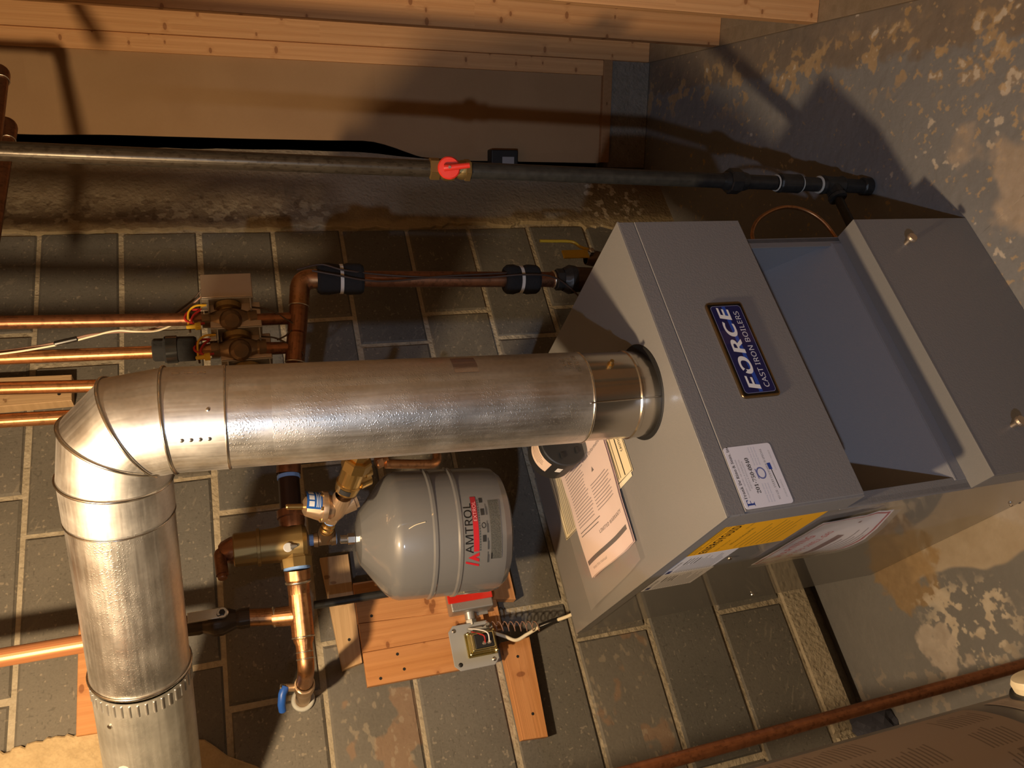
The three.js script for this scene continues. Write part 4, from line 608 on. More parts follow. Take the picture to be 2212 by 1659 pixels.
// copper risers to the ceiling
function riser(name, label, low, a, b, r, mat, solder) {
  const t = thing('copper_riser', label, 'pipe', low[0], 'copper risers'); const L = low;
  part(t, 'lower_stub', cyl(L[0], L[1], 0.0125, 20), M.copperOld, 'dull copper stub');
  const d = V(b).sub(V(a)), e = V(a).addScaledVector(d, (2.32 - a[1]) / d.y).toArray();
  part(t, 'tube', cyl(a, e, r, 22), mat, 'bright copper tube');
  part(t, 'solder_ring', ringOn(a, d.toArray(), r + 0.0008, 0.0018, 22), M.solder); return t;
}
riser('r1', 'copper riser above the zone valve with the tan cover', [[0.960, 1.368, 0.507], [0.9625, 1.450, 0.505]], [0.970, 1.545, 0.505], [0.985, 1.902, 0.505], 0.0128, M.copperOld);
const r2 = riser('r2', 'copper riser wearing a taped black foam sleeve', [[0.901, 1.376, 0.487], [0.905, 1.437, 0.485]], [0.909, 1.532, 0.485], [0.919, 1.903, 0.485], 0.0125, M.copper);
part(r2, 'foam_sleeve', lat([0.9145, 1.564, 0.485], [0.917, 1.66, 0.485], [[0, 0.0126], [0, 0.022], [0.004, 0.0245], [0.036, 0.0250], [0.038, 0.026], [0.058, 0.026], [0.06, 0.0225], [0.077, 0.0225], [0.08, 0.020], [0.08, 0.0126]], 26), M.foam, 'black foam sleeve');
part(r2, 'tape_wrap', lat([0.9155, 1.599, 0.485], [0.917, 1.70, 0.485], [[0, 0.024], [0, 0.0272], [0.020, 0.0276], [0.020, 0.024]], 26), M.blackGloss, 'shiny black tape');
riser('r3', 'copper riser passing in front of the pale wood block', [[0.846, 1.386, 0.470], [0.849, 1.425, 0.457]], [0.852, 1.517, 0.45], [0.875, 1.91, 0.45], 0.0125, M.copper);
riser('r4', 'reddish copper riser nearest the flue elbow', [[0.795, 1.394, 0.452], [0.80, 1.45, 0.44]], [0.812, 1.55, 0.42], [0.823, 1.914, 0.42], 0.0135, M.copper);
// thermostat cable
{
  const t = thing('thermostat_cable', 'thin brown and white low voltage cables beside the copper risers', 'cable', [1.0, 1.55, 0.52]);
  part(t, 'white_wire', wire([[0.99, 1.562, 0.50], [0.985, 1.585, 0.488], [0.962, 1.632, 0.486], [0.952, 1.668, 0.50], [0.953, 1.706, 0.505], [0.944, 1.75, 0.503], [0.935, 1.79, 0.50], [0.925, 1.845, 0.50], [0.918, 1.905, 0.50], [0.90, 2.32, 0.49]], 0.002), M.cream);
  part(t, 'brown_wire', wire([[0.99, 1.57, 0.50], [0.975, 1.62, 0.484], [0.962, 1.66, 0.486], [0.953, 1.71, 0.50], [0.946, 1.752, 0.506], [0.938, 1.79, 0.503], [0.932, 1.845, 0.497], [0.927, 1.905, 0.495], [0.91, 2.32, 0.485]], 0.0022), M.wireBrown);
  part(t, 'black_wire', wire([[1.055, 1.548, 0.49], [1.04, 1.565, 0.478], [1.02, 1.592, 0.472], [0.998, 1.615, 0.474], [0.985, 1.64, 0.482]], 0.002), M.wireDark);
  part(t, 'brown_wire', wire([[1.03, 1.548, 0.50], [1.018, 1.572, 0.486], [1.003, 1.60, 0.478], [0.985, 1.635, 0.48]], 0.002), M.wireBrown);
  part(t, 'tape', cyl([0.941, 1.772, 0.503], [0.934, 1.812, 0.4995], 0.0052, 12), M.blackGloss, 'black tape wrap');
}

// ------------------------------------------------------------------ air separator and its pipework
{
  const t = thing('air_separator', 'brass air separator with a sideways spout, above the grey tank', 'separator', [0.519, 1.39, 0.40]);
  const b = part(t, 'body', lat([0.516, 1.388, 0.40], [0.5195, 1.56, 0.40], [[0, 0], [0, 0.016], [0.004, 0.030], [0.012, 0.0345], [0.052, 0.0345], [0.060, 0.033], [0.088, 0.032], [0.0885, 0.0355], [0.094, 0.0355], [0.0945, 0.0315], [0.134, 0.031], [0.136, 0.029], [0.136, 0]], 36), M.brassDull, 'brass canister');
  part(b, 'top_cap', lat([0.519, 1.523, 0.40], [0.519, 1.6, 0.40], [[0, 0.026], [0.006, 0.025], [0.022, 0.018], [0.027, 0.012], [0.028, 0]], 28), M.copperOld);
  part(b, 'spout', [sweep(rounded([[0.516, 1.538, 0.40], [0.515, 1.548, 0.405], [0.470, 1.545, 0.415]], 0.008), 0.011, 16), cyl([0.475, 1.5455, 0.414], [0.462, 1.545, 0.417], 0.0085, 14)], M.copperOld, 'bent spout');
  part(b, 'hub', lat([0.545, 1.4145, 0.402], [0.9, 1.4145, 0.43], [[0, 0.022], [0.012, 0.0245], [0.020, 0.0245], [0.022, 0.027], [0.036, 0.027], [0.036, 0]], 28), M.copperOld);
  part(b, 'hub', lat([0.497, 1.4142, 0.396], [0.2, 1.4142, 0.33], [[0, 0.027], [0.008, 0.028], [0.009, 0.030], [0.026, 0.0285], [0.026, 0]], 8, 0.2), M.brassDull);
  part(b, 'badge', lat([0.498, 1.428, 0.4345], [0.47, 1.428, 0.50], [[0, 0.0085], [0.002, 0.0085], [0.0025, 0.007], [0.0026, 0]], 24), M.zinc, 'round silver badge'); part(b, 'badge_tip', lat([0.4985, 1.4235, 0.4345], [0.5, 1.36, 0.436], [[0, 0.006], [0.012, 0.0025], [0.0125, 0]], 12), M.zinc);
  // right hand nipple towards the header
  part(t, 'nipple', cyl([0.583, 1.4145, 0.405], [0.66, 1.412, 0.415], 0.0205, 26), std({ color: lin(0.045, 0.022, 0.014), metalness: 0.6, roughness: 0.4 }), 'dark nipple');
  part(t, 'blue_tape', [lat([0.579, 1.4145, 0.405], [0.65, 1.4125, 0.414], [[0, 0.02], [0, 0.0225], [0.004, 0.0225], [0.005, 0.02]], 26), lat([0.644, 1.4125, 0.4135], [0.70, 1.411, 0.42], [[0, 0.02], [0, 0.0222], [0.007, 0.0222], [0.008, 0.02]], 26)], M.blueTape, 'blue thread tape');
  part(t, 'reducer', lat([0.655, 1.412, 0.414], [0.74, 1.402, 0.436], [[0, 0.0235], [0.02, 0.0235], [0.03, 0.0205], [0.088, 0.0195], [0.088, 0]], 26), M.copperOld);
  // left side: adapter, tee, reducer, elbow, wall stub
  part(t, 'blue_tape', lat([0.4725, 1.414, 0.390], [0.3, 1.414, 0.35], [[0, 0.02], [0, 0.0245], [0.0045, 0.0245], [0.006, 0.02]], 26), M.blueTape, 'blue thread tape');
  part(t, 'adapter', lat([0.468, 1.414, 0.3885], [0.39, 1.414, 0.352], [[0, 0.0235], [0.018, 0.0235], [0.020, 0.0215], [0.024, 0.0215], [0.026, 0.0205], [0.045, 0.02]], 26), M.copper, 'threaded copper adapter');
  part(t, 'solder_ring', [ringOn([0.447, 1.414, 0.378], [-1, 0, -0.42], 0.0212, 0.003, 26), ringOn([0.352, 1.4135, 0.342], [-1, 0, -0.2], 0.0198, 0.0018, 26), ringOn([0.326, 1.4135, 0.336], [-1, 0, -0.2], 0.0152, 0.0014, 26), ringOn([0.314, 1.4135, 0.333], [-1, 0, -0.2], 0.0155, 0.0014, 26), ringOn([0.398, 1.462, 0.342], [0, 1, 0], 0.0168, 0.003, 26)], M.solder);
  part(t, 'tee', [lat([0.430, 1.414, 0.371], [0.352, 1.4135, 0.342], [[0, 0.0195], [0.02, 0.0205], [0.083, 0.0205], [0.085, 0.0185]], 28), lat([0.391, 1.414, 0.354], [0.398, 1.47, 0.342], [[0, 0.0195], [0.024, 0.0185], [0.05, 0.0175]], 24)], M.copper, 'copper tee');
  part(t, 'reducer', lat([0.352, 1.4135, 0.342], [0.30, 1.4135, 0.330], [[0, 0.019], [0.006, 0.0185], [0.014, 0.0155], [0.03, 0.0148]], 24), M.copper);
  part(t, 'wall_elbow', sweep(rounded([[0.330, 1.4135, 0.337], [0.297, 1.4135, 0.329], [0.286, 1.4155, 0.22]], 0.028, 10), 0.0155, 20), M.copper, 'copper elbow turning to the wall');
  const wv = part(t, 'drain_valve', [lat([0.288, 1.415, 0.24], [0.2757, 1.4173, 0.119], [[0, 0.0165], [0.008, 0.017], [0.009, 0.0195], [0.026, 0.0205], [0.046, 0.0185], [0.05, 0.016], [0.09, 0.0155], [0.121, 0.0155]], 26), cyl([0.2855, 1.42, 0.212], [0.29, 1.452, 0.215], 0.0075, 14)], M.bronze, 'brass shutoff valve');
  part(wv, 'blue_handle', sweep([V(0.290, 1.452, 0.217), V(0.278, 1.458, 0.219), V(0.262, 1.461, 0.208), V(0.252, 1.460, 0.195)], (s) => 0.0085 - 0.001 * s, 12), M.blue, 'blue handle'); part(wv, 'handle_nut', hex([0.29, 1.452, 0.215], [0.291, 1.462, 0.216], 0.0085), M.steel);
  part(t, 'escutcheon', ringOn([0.2757, 1.4173, 0.124], [0, 0, 1], 0.019, 0.005, 26), M.dope, 'white sealant ring');
}
// cold riser on the left with an iron ball valve
{
  const t = thing('return_pipe', 'orange copper pipe rising behind the flue from a lever valve', 'pipe', [0.40, 1.46, 0.34]);
  part(t, 'lower_tube', cyl([0.3975, 1.452, 0.343], [0.406, 1.512, 0.34], 0.0160, 24), M.copper);
  const v = part(t, 'ball_valve', lat([0.4055, 1.505, 0.34], [0.409, 1.64, 0.34], [[0, 0], [0, 0.0185], [0.018, 0.0195], [0.024, 0.017], [0.035, 0.021], [0.048, 0.026], [0.062, 0.026], [0.074, 0.021], [0.082, 0.0175], [0.088, 0.019], [0.11, 0.0185], [0.11, 0]], 28), std({ color: lin(0.075, 0.055, 0.04), metalness: 0.7, roughness: 0.45 }), 'dark ball valve');
  part(v, 'stem', cyl([0.409, 1.556, 0.362], [0.4115, 1.556, 0.378], 0.0065, 14), M.black); part(v, 'lever', [box([0.4035, 1.55, 0.374], [0.422, 1.61, 0.378], 0.001), cyl([0.4125, 1.551, 0.373], [0.4125, 1.551, 0.3785], 0.0105, 20), box([0.402, 1.575, 0.376], [0.4045, 1.61, 0.382], 0.001)], M.steel, 'flat steel lever');
  part(v, 'lever_nut', hex([0.4125, 1.551, 0.3785], [0.4125, 1.551, 0.383], 0.0055), M.black);
  part(t, 'upper_tube', cyl([0.4085, 1.61, 0.34], [0.4045, 2.32, 0.34], 0.0160, 24), std({ color: lin(0.62, 0.27, 0.12), metalness: 0.55, roughness: 0.42 }), 'orange copper tube');
}
// expansion tank
const TA = [0.5425, 1.288, 0.30], TB = [0.5213, 0.970, 0.30];
{
  const t = thing('expansion_tank', 'grey steel expansion tank with red and black lettering hanging under the air separator', 'tank', TB);
  const D = (s) => V(TA).lerp(V(TB), s / dist(TA, TB)).toArray();
  const body = part(t, 'shell', lat(TA, TB, [[0.0000, 0.0000], [0.0010, 0.0302], [0.0080, 0.0554], [0.0503, 0.1118], [0.0604, 0.1218], [0.0705, 0.1293], [0.0826, 0.1334], [0.1390, 0.1344], [0.1424, 0.1374], [0.1480, 0.1374], [0.1515, 0.1344], [0.1893, 0.1344], [0.1928, 0.1369], [0.1983, 0.1369], [0.2014, 0.1344], [0.2719, 0.1339], [0.2900, 0.1308], [0.3050, 0.1188], [0.3131, 0.1007], [0.3171, 0.0503], [0.3181, 0.0000]], 72, 0.35), M.tankGray, 'glossy grey shell');
  part(t, 'inlet', [hex(D(-0.017), D(0.001), 0.0117), cyl(D(-0.032), D(-0.012), 0.009)], M.steel, 'steel inlet');
  const pr = canvasTex(1024, 768, (g, w, h) => {
    g.clearRect(0, 0, w, h); g.fillStyle = '#b5212b'; g.beginPath(); g.moveTo(10, 330); g.lineTo(70, 90); g.lineTo(100, 90); g.lineTo(44, 330); g.fill(); g.beginPath(); g.moveTo(80, 330); g.lineTo(150, 130); g.lineTo(220, 330); g.lineTo(170, 330); g.lineTo(150, 262); g.lineTo(128, 330); g.fill(); g.fillRect(236, 230, 760, 96); g.fillStyle = '#8d2229'; g.fillRect(640, 230, 356, 96);
    g.fillStyle = '#121212'; g.font = '190px sans-serif'; g.textAlign = 'left'; g.fillText('AMTROL', 214, 220, 690); g.fillStyle = '#d79a9e'; g.font = '84px sans-serif'; g.fillText('EXTROL', 640, 310, 330);
    g.fillStyle = '#2a2b2b'; for (const [x, y, a, b] of [[360, 392, 90, 62], [720, 388, 90, 62], [900, 384, 70, 60]]) g.fillRect(x, y, a, b); g.lineWidth = 10; g.strokeStyle = '#2a2b2b'; g.beginPath(); g.arc(580, 420, 34, 0, 7); g.stroke(); g.fillStyle = '#3b3c3b'; for (let x = 240; x < 960; x += 36) g.fillRect(x, 344, 26, 10); for (const x of [60, 250, 480, 720]) { g.fillRect(x, 478, 160, 9); g.fillRect(x, 498, 120, 7); }
    g.fillStyle = 'rgba(70,71,68,0.55)'; g.fillRect(110, 540, 820, 190); g.fillStyle = 'rgba(120,120,116,0.8)'; for (let y = 556; y < 720; y += 18) for (let x = 124; x < 910; x += 6) if (hash(x, y) > 0.45) g.fillRect(x, y, 5, 8); g.fillStyle = '#222'; g.fillRect(110, 540, 90, 24);
  });
  // printed on the shell's face (angles measured around the axis from the direction of the viewer)
  const prt = patch(TB, TA, 0.1352, [-0.39, 0, 0.92], -0.52, 0.60, 0.0365, 0.125, 30);
  part(body, 'print', prt, phy({ map: pr, transparent: true, alphaTest: 0, roughness: 0.35, clearcoat: 0.8, clearcoatRoughness: 0.08 }), 'printed maker lettering');
  part(body, 'drip_stain', wire([[0.497, 1.221, 0.419], [0.501, 1.205, 0.4263], [0.508, 1.185, 0.4322], [0.511, 1.165, 0.4335]], 0.001, 6), M.cream, 'pale drip');
}
// fill valve group: tee, pressure reducing valve, backflow preventer
{
  const t = thing('fill_valve', 'brass fill valve group with a blue label between the flue and the tank', 'valve', [0.515, 1.30, 0.40]);
  const a = (p, q, r) => cyl(p, q, r, 20);
  part(t, 'blue_tape', a([0.5185, 1.392, 0.40], [0.517, 1.3765, 0.40], 0.0108), M.blueTape, 'blue thread tape');
  part(t, 'blue_tape', ringOn([0.5148, 1.338, 0.40], [0, 1, 0], 0.0095, 0.003, 20), M.blueTape, 'blue thread tape');
  part(t, 'bottom_tee', [lat([0.517, 1.379, 0.40], [0.514, 1.30, 0.40], [[0, 0], [0, 0.0135], [0.008, 0.0145], [0.01, 0.012], [0.032, 0.012], [0.034, 0.014], [0.042, 0.0135], [0.042, 0]], 24), lat([0.515, 1.358, 0.40], [0.530, 1.350, 0.45], [[0, 0.012], [0.016, 0.0125], [0.018, 0.0155], [0.030, 0.015], [0.030, 0]], 24)], M.bronzeDark, 'bronze tee');
  const P0 = [0.521, 1.355, 0.425], P1 = [0.531, 1.349, 0.458], P2 = [0.5385, 1.335, 0.505], P3 = [0.553, 1.320, 0.555], P4 = [0.575, 1.305, 0.605];
  part(t, 'nipple', lat(P0, P1, [[0, 0.010], [0.004, 0.0125], [0.009, 0.0125], [0.011, 0.010], [0.016, 0.0125], [0.021, 0.0125], [0.023, 0.010], [0.034, 0.011]], 20), M.brass);
  part(t, 'blue_tape', ringOn(P1, [0.01, -0.02, 0.05], 0.0105, 0.0022, 18), M.blueTape, 'blue thread tape');
  const prv = part(t, 'reducing_valve', [hex([0.532, 1.348, 0.462], [0.535, 1.343, 0.478], 0.0165), lat([0.534, 1.344, 0.474], [0.55, 1.322, 0.55], [[0, 0.014], [0.014, 0.0185], [0.034, 0.0205], [0.052, 0.018], [0.065, 0.0155]], 24), lat([0.538, 1.336, 0.503], [0.560, 1.255, 0.512], [[0, 0.017], [0.012, 0.0185], [0.03, 0.0185], [0.031, 0.0165], [0.037, 0.016], [0.038, 0]], 26), lat([0.539, 1.345, 0.505], [0.545, 1.42, 0.52], [[0, 0.02], [0.012, 0.023], [0.0125, 0.0285], [0.022, 0.0285], [0.0225, 0.026], [0.028, 0.0245], [0.05, 0.0175], [0.054, 0.011], [0.055, 0]], 28)], M.bronze, 'bronze bell shaped reducing valve');
  for (const k of [0, 1, 2, 3, 4, 5]) { const an = k / 6 * 6.28, A = V(0.5400, 1.3565, 0.5075), d = V(0.08, 0.985, 0.16).normalize(), u = V(1, 0, 0).addScaledVector(d, -d.x).normalize(), w = d.clone().cross(u), p = A.addScaledVector(u, 0.0245 * Math.cos(an)).addScaledVector(w, 0.0245 * Math.sin(an)); part(prv, 'bolt', hex(p.toArray(), p.clone().addScaledVector(d, 0.015).toArray(), 0.0042), M.brass); }
  part(prv, 'stem', lat([0.5425, 1.398, 0.516], [0.5455, 1.45, 0.5245], [[0, 0.0055], [0.028, 0.0052], [0.03, 0.004], [0.0305, 0]], 16), M.brass, 'brass adjusting stem');
  const lab = canvasTex(256, 192, (g, w, h) => { g.fillStyle = '#1d55a6'; g.fillRect(0, 0, w, h); g.fillStyle = '#d7dce6'; for (let k = 0; k < 3; k++) g.fillRect(24 + 70 * k, 26, 54, 60); g.fillRect(20, 110, 200, 10); g.fillRect(20, 130, 160, 8); g.fillRect(20, 150, 190, 8); });
  part(prv, 'blue_label', patch([0.5408, 1.366, 0.509], [0.5455, 1.41, 0.5225], 0.0252, [-0.1, 0, 1], -0.5, 1.3, 0.003, 0.034, 14), std({ map: lab, roughness: 0.4, side: THREE.DoubleSide }), 'blue printed label');
  const bf = part(t, 'backflow_preventer', [lat(P3, P4, [[-0.012, 0.0155], [-0.006, 0.021], [0.012, 0.0235], [0.014, 0.021], [0.05, 0.0215]], 24), lat([0.566, 1.312, 0.585], [0.582, 1.25, 0.585], [[0, 0.014], [0.02, 0.0145], [0.022, 0.0165], [0.034, 0.015], [0.035, 0]], 22), lat([0.556, 1.318, 0.562], [0.575, 1.262, 0.556], [[0, 0.012], [0.018, 0.013], [0.019, 0.0175], [0.04, 0.0165], [0.041, 0]], 24)], M.brass, 'brass backflow preventer');
  part(bf, 'hex_nut', [hex([0.571, 1.3075, 0.597], [0.580, 1.3015, 0.617], 0.0265, 8), hex([0.580, 1.3015, 0.617], [0.585, 1.298, 0.628], 0.0175, 8)], M.brass); part(bf, 'marking', patch(P3, P4, 0.0237, [-0.4, 0.2, 0.8], -0.4, 0.5, -0.001, 0.009, 8), M.black);
  part(t, 'feed_tube', [cyl([0.585, 1.298, 0.628], [0.597, 1.290, 0.655], 0.0085, 18), ringOn([0.5865, 1.297, 0.631], [0.4, -0.25, 0.85], 0.0105, 0.0025, 20)], M.copper, 'copper feed tube');
  part(t, 'relief_fitting', [hex([0.581, 1.268, 0.585], [0.585, 1.254, 0.585], 0.0115), cyl([0.584, 1.257, 0.585], [0.586, 1.245, 0.583], 0.0092)], M.copper, 'copper fitting');
  part(t, 'relief_tube', pipe([[0.578, 1.25, 0.584], [0.574, 1.150, 0.565], [0.625, 1.142, 0.545], [0.69, 1.142, 0.53]], 0.0085, 0.022, 16), M.copper, 'copper relief tube');
}

// ------------------------------------------------------------------ backboard with the electrical boxes
{
  const t = thing('mounting_board', 'backboard of orange wooden slats and cleats on the block wall', 'board', [0.38, 0.9, 0.02]);
  const plank = (nm, P, z0, z1, m, lab) => { const s = new THREE.Shape(); P.forEach((q, i) => (i ? s.lineTo(q[0], q[1]) : s.moveTo(q[0], q[1]))); let g = new THREE.ExtrudeGeometry(s, { depth: z1 - z0 - 0.002, bevelEnabled: true, bevelSize: 0.001, bevelThickness: 0.001, bevelSegments: 1 }); g.translate(0, 0, z0 + 0.001); return part(t, nm, triUV(g, nm === 'cleat' ? 0 : 1, rnd(), rnd()), m, lab); };
  plank('cleat', [[0.338, 1.322], [0.346, 1.2785], [0.60, 1.277], [0.60, 1.342]], 0.001, 0.022, M.boardPale, 'pale upper cleat');
  plank('slat', [[0.430, 1.276], [0.418, 1.050], [0.520, 1.046], [0.522, 1.275]], 0.0225, 0.041, M.board);
  plank('slat', [[0.364, 1.275], [0.361, 0.985], [0.414, 0.985], [0.4265, 1.275]], 0.0225, 0.041, M.board);
  plank('slat', [[0.289, 1.2745], [0.285, 0.985], [0.3585, 0.985], [0.361, 1.2745]], 0.0225, 0.041, M.board);
  plank('cleat', [[0.107, 0.892], [0.330, 0.881], [0.328, 0.951], [0.112, 0.951]], 0.001, 0.030, M.board, 'orange lower cleat');
  plank('cleat', [[0.424, 0.893], [0.60, 0.893], [0.60, 0.955], [0.436, 0.955]], 0.001, 0.030, M.board, 'splintered lower cleat end');
  plank('cleat', [[0.36, 1.0], [0.36, 0.94], [0.56, 0.94], [0.56, 1.0]], 0.001, 0.022, M.board);
  for (const [x, y, z] of [[0.44, 1.245, 0.0415], [0.30, 1.245, 0.0415], [0.31, 1.19, 0.0415], [0.345, 1.20, 0.0415], [0.16, 0.915, 0.0305], [0.29, 0.92, 0.0305], [0.4, 1.30, 0.0225]]) part(t, 'nail', lat([x, y, z - 0.002], [x, y, z + 1], [[0, 0.0035], [0.002, 0.0035], [0.0024, 0]], 10), M.black);
}
{
  const t = thing('emergency_switch', 'red faced switch box on the backboard under the grey tank', 'switch', [0.435, 0.965, 0.042]);
  part(t, 'box', box([0.405, 0.966, 0.0415], [0.492, 1.068, 0.088], 0.004), M.zinc, 'galvanized box');
  const pl = part(t, 'red_plate', box([0.424, 0.966, 0.0885], [0.495, 1.074, 0.0935], 0.002), M.red, 'red cover plate');
  part(pl, 'toggle', [box([0.452, 1.008, 0.0935], [0.468, 1.032, 0.097], 0.001), box([0.455, 1.02, 0.096], [0.465, 1.028, 0.107], 0.002)], M.blackGloss, 'black toggle'); for (const y of [0.988, 1.052]) part(pl, 'screw', lat([0.460, y, 0.0935], [0.46, y, 1], [[0, 0.0035], [0.001, 0.003], [0.0015, 0]], 10), M.steel);
  part(t, 'ear', box([0.398, 0.972, 0.0415], [0.4055, 1.0, 0.044], 0.001), M.zinc);
}
{
  const t = thing('junction_box', 'grey junction box carrying an open brass coloured transformer', 'electrical box', [0.33, 0.97, 0.042]);
  part(t, 'box', box([0.288, 0.982, 0.0415], [0.372, 1.068, 0.058], 0.003), M.zinc);
  const cv = part(t, 'cover', (() => { const s = new THREE.Shape(); const c = 0.012, x0 = 0.279, x1 = 0.379, y0 = 0.974, y1 = 1.079; s.moveTo(x0 + c, y0); s.lineTo(x1 - c, y0); s.lineTo(x1, y0 + c); s.lineTo(x1, y1 - c); s.lineTo(x1 - c, y1); s.lineTo(x0 + c, y1); s.lineTo(x0, y1 - c); s.lineTo(x0, y0 + c); s.closePath(); const g = new THREE.ExtrudeGeometry(s, { depth: 0.002, bevelEnabled: true, bevelSize: 0.001, bevelThickness: 0.001, bevelSegments: 1 }); g.translate(0, 0, 0.059); return g; })(), M.jbox, 'grey square cover');
  for (const [x, y] of [[0.290, 0.986], [0.368, 1.067], [0.368, 0.987], [0.291, 1.066]]) part(cv, 'screw', lat([x, y, 0.062], [x, y, 1], [[0, 0.005], [0.001, 0.005], [0.003, 0.0025], [0.0031, 0]], 12), x === 0.291 ? M.black : M.steel);
  const tr = part(t, 'transformer', [box([0.301, 0.976, 0.062], [0.356, 1.046, 0.068], 0.001), box([0.308, 0.983, 0.068], [0.349, 1.04, 0.098], 0.003), box([0.305, 0.979, 0.078], [0.352, 1.043, 0.083], 0.001)], M.dichromate, 'shiny brass coloured transformer case');
  part(tr, 'coil_block', box([0.3125, 0.988, 0.0975], [0.3445, 1.033, 0.103], 0.003), M.black, 'black terminal block');
  for (const [x, y] of [[0.322, 1.012], [0.322, 1.0]]) part(tr, 'terminal', lat([x, y, 0.103], [x, y, 1], [[0, 0.005], [0.002, 0.005], [0.003, 0.004], [0.0032, 0]], 14), M.steel); for (const [x, y] of [[0.3055, 0.981], [0.3055, 1.041], [0.3515, 0.981], [0.3515, 1.041]]) part(tr, 'corner_bolt', lat([x, y, 0.083], [x, y, 1], [[0, 0.004], [0.003, 0.004], [0.0045, 0.002], [0.0046, 0]], 10), M.dichromate);
  part(tr, 'red_lead', wire([[0.322, 1.01, 0.106], [0.335, 1.012, 0.114], [0.345, 1.02, 0.10], [0.357, 1.03, 0.075]], 0.0017), M.wireRed); part(tr, 'white_lead', wire([[0.322, 1.0, 0.106], [0.34, 1.003, 0.116], [0.356, 1.02, 0.095], [0.366, 1.033, 0.07], [0.368, 1.02, 0.064], [0.366, 1.0, 0.066]], 0.0017), M.white);
  part(t, 'connector', [cyl([0.39, 1.02, 0.05], [0.41, 1.02, 0.055], 0.012), hex([0.374, 1.02, 0.05], [0.39, 1.02, 0.05], 0.014)], M.zinc, 'conduit connector');
  part(t, 'wire_nut', lat([0.366, 0.985, 0.064], [0.37, 0.99, 0.1], [[0, 0.006], [0.009, 0.005], [0.013, 0.003], [0.0135, 0]], 12), M.zinc);
}
{
  const t = thing('flexible_conduit', 'thin cable with coiled wire running from the junction box to the boiler', 'cable', [0.35, 0.9, 0.08]);
  part(t, 'jacket', wire([[0.352, 0.984, 0.066], [0.335, 0.948, 0.06], [0.322, 0.925, 0.062], [0.329, 0.897, 0.07], [0.338, 0.865, 0.085], [0.339, 0.835, 0.115], [0.338, 0.808, 0.16], [0.345, 0.79, 0.22]], 0.0042, 10), M.cream, 'cream cable');
  const P = []; for (let k = 0; k <= 90; k++) { const s = k / 90, b = V(0.365, 0.985, 0.064).lerp(V(0.338, 0.865, 0.088), s), a = k * 0.62; b.y -= 0; P.push(b.add(V(0.011 * Math.cos(a), 0.002, 0.009 * Math.sin(a)))); } part(t, 'coil', sweep(P, 0.0014, 7), M.wireBrown, 'coiled thin wire');
  part(t, 'black_tape', wire([[0.338, 0.868, 0.086], [0.3395, 0.845, 0.105], [0.339, 0.832, 0.120]], 0.0066, 12), M.blackGloss);
}
{
  const t = thing('black_conduit', 'thin black tube running down behind the grey tank', 'conduit', [0.47, 1.2, 0.12]);
  part(t, 'tube', cyl([0.4735, 1.373, 0.09], [0.4725, 1.06, 0.09], 0.0092, 18), M.iron);
}
// wood blocks on the wall
function woodBlock(label, P, z1, m) { const t = thing('wood_block', label, 'wood block', [P[0][0], P[0][1], 0.02]); const s = new THREE.Shape(); P.forEach((q, i) => (i ? s.lineTo(q[0], q[1]) : s.moveTo(q[0], q[1]))); const g = new THREE.ExtrudeGeometry(s, { depth: z1 - 0.002, bevelEnabled: true, bevelSize: 0.0015, bevelThickness: 0.0015, bevelSegments: 1 }); g.translate(0, 0, 0.002); part(t, 'plank', triUV(g, P.length, 0.1, 0.5), m); return t; }
{ const t = woodBlock('pale wood block nailed to the wall behind the copper risers', [[1.079, 1.880], [1.150, 1.882], [1.160, 2.2], [1.075, 2.2]], 0.032, M.boardPale); part(t, 'nail_hole', lat([1.098, 1.906, 0.033], [1.098, 1.906, 1], [[0, 0.004], [0.0018, 0.004], [0.002, 0]], 10), M.black); }
woodBlock('orange wood block on the wall behind the horizontal flue', [[0.310, 1.853], [0.306, 1.75], [0.55, 1.75], [0.55, 1.853]], 0.022, M.board);
// drain valve with yellow levers, right behind the boiler
{
  const t = thing('yellow_valve', 'ball valve with yellow levers on the pipe behind the boiler top', 'valve', [1.215, 0.50, 0.35]);
  part(t, 'body', [cyl([1.213, 0.40, 0.35], [1.213, 0.585, 0.35], 0.015), lat([1.213, 0.535, 0.35], [1.213, 0.7, 0.35], [[0, 0.016], [0.015, 0.021], [0.03, 0.021], [0.05, 0.016], [0.05, 0]], 24), cyl([1.213, 0.0, 0.35], [1.213, 0.4, 0.35], 0.0125)], M.bronzeDark, 'bronze body');
  part(t, 'lever', box([1.195, 0.588, 0.375], [1.221, 0.662, 0.381], 0.002), M.yellow, 'yellow lever');
  part(t, 'lever', wire([[1.228, 0.58, 0.372], [1.236, 0.60, 0.372], [1.252, 0.615, 0.372], [1.258, 0.635, 0.371], [1.26, 0.67, 0.37], [1.262, 0.71, 0.37]], 0.0042, 8), M.yellow, 'bent yellow lever');
  part(t, 'nut', hex([1.215, 0.577, 0.365], [1.215, 0.577, 0.386], 0.009), M.steel);
}
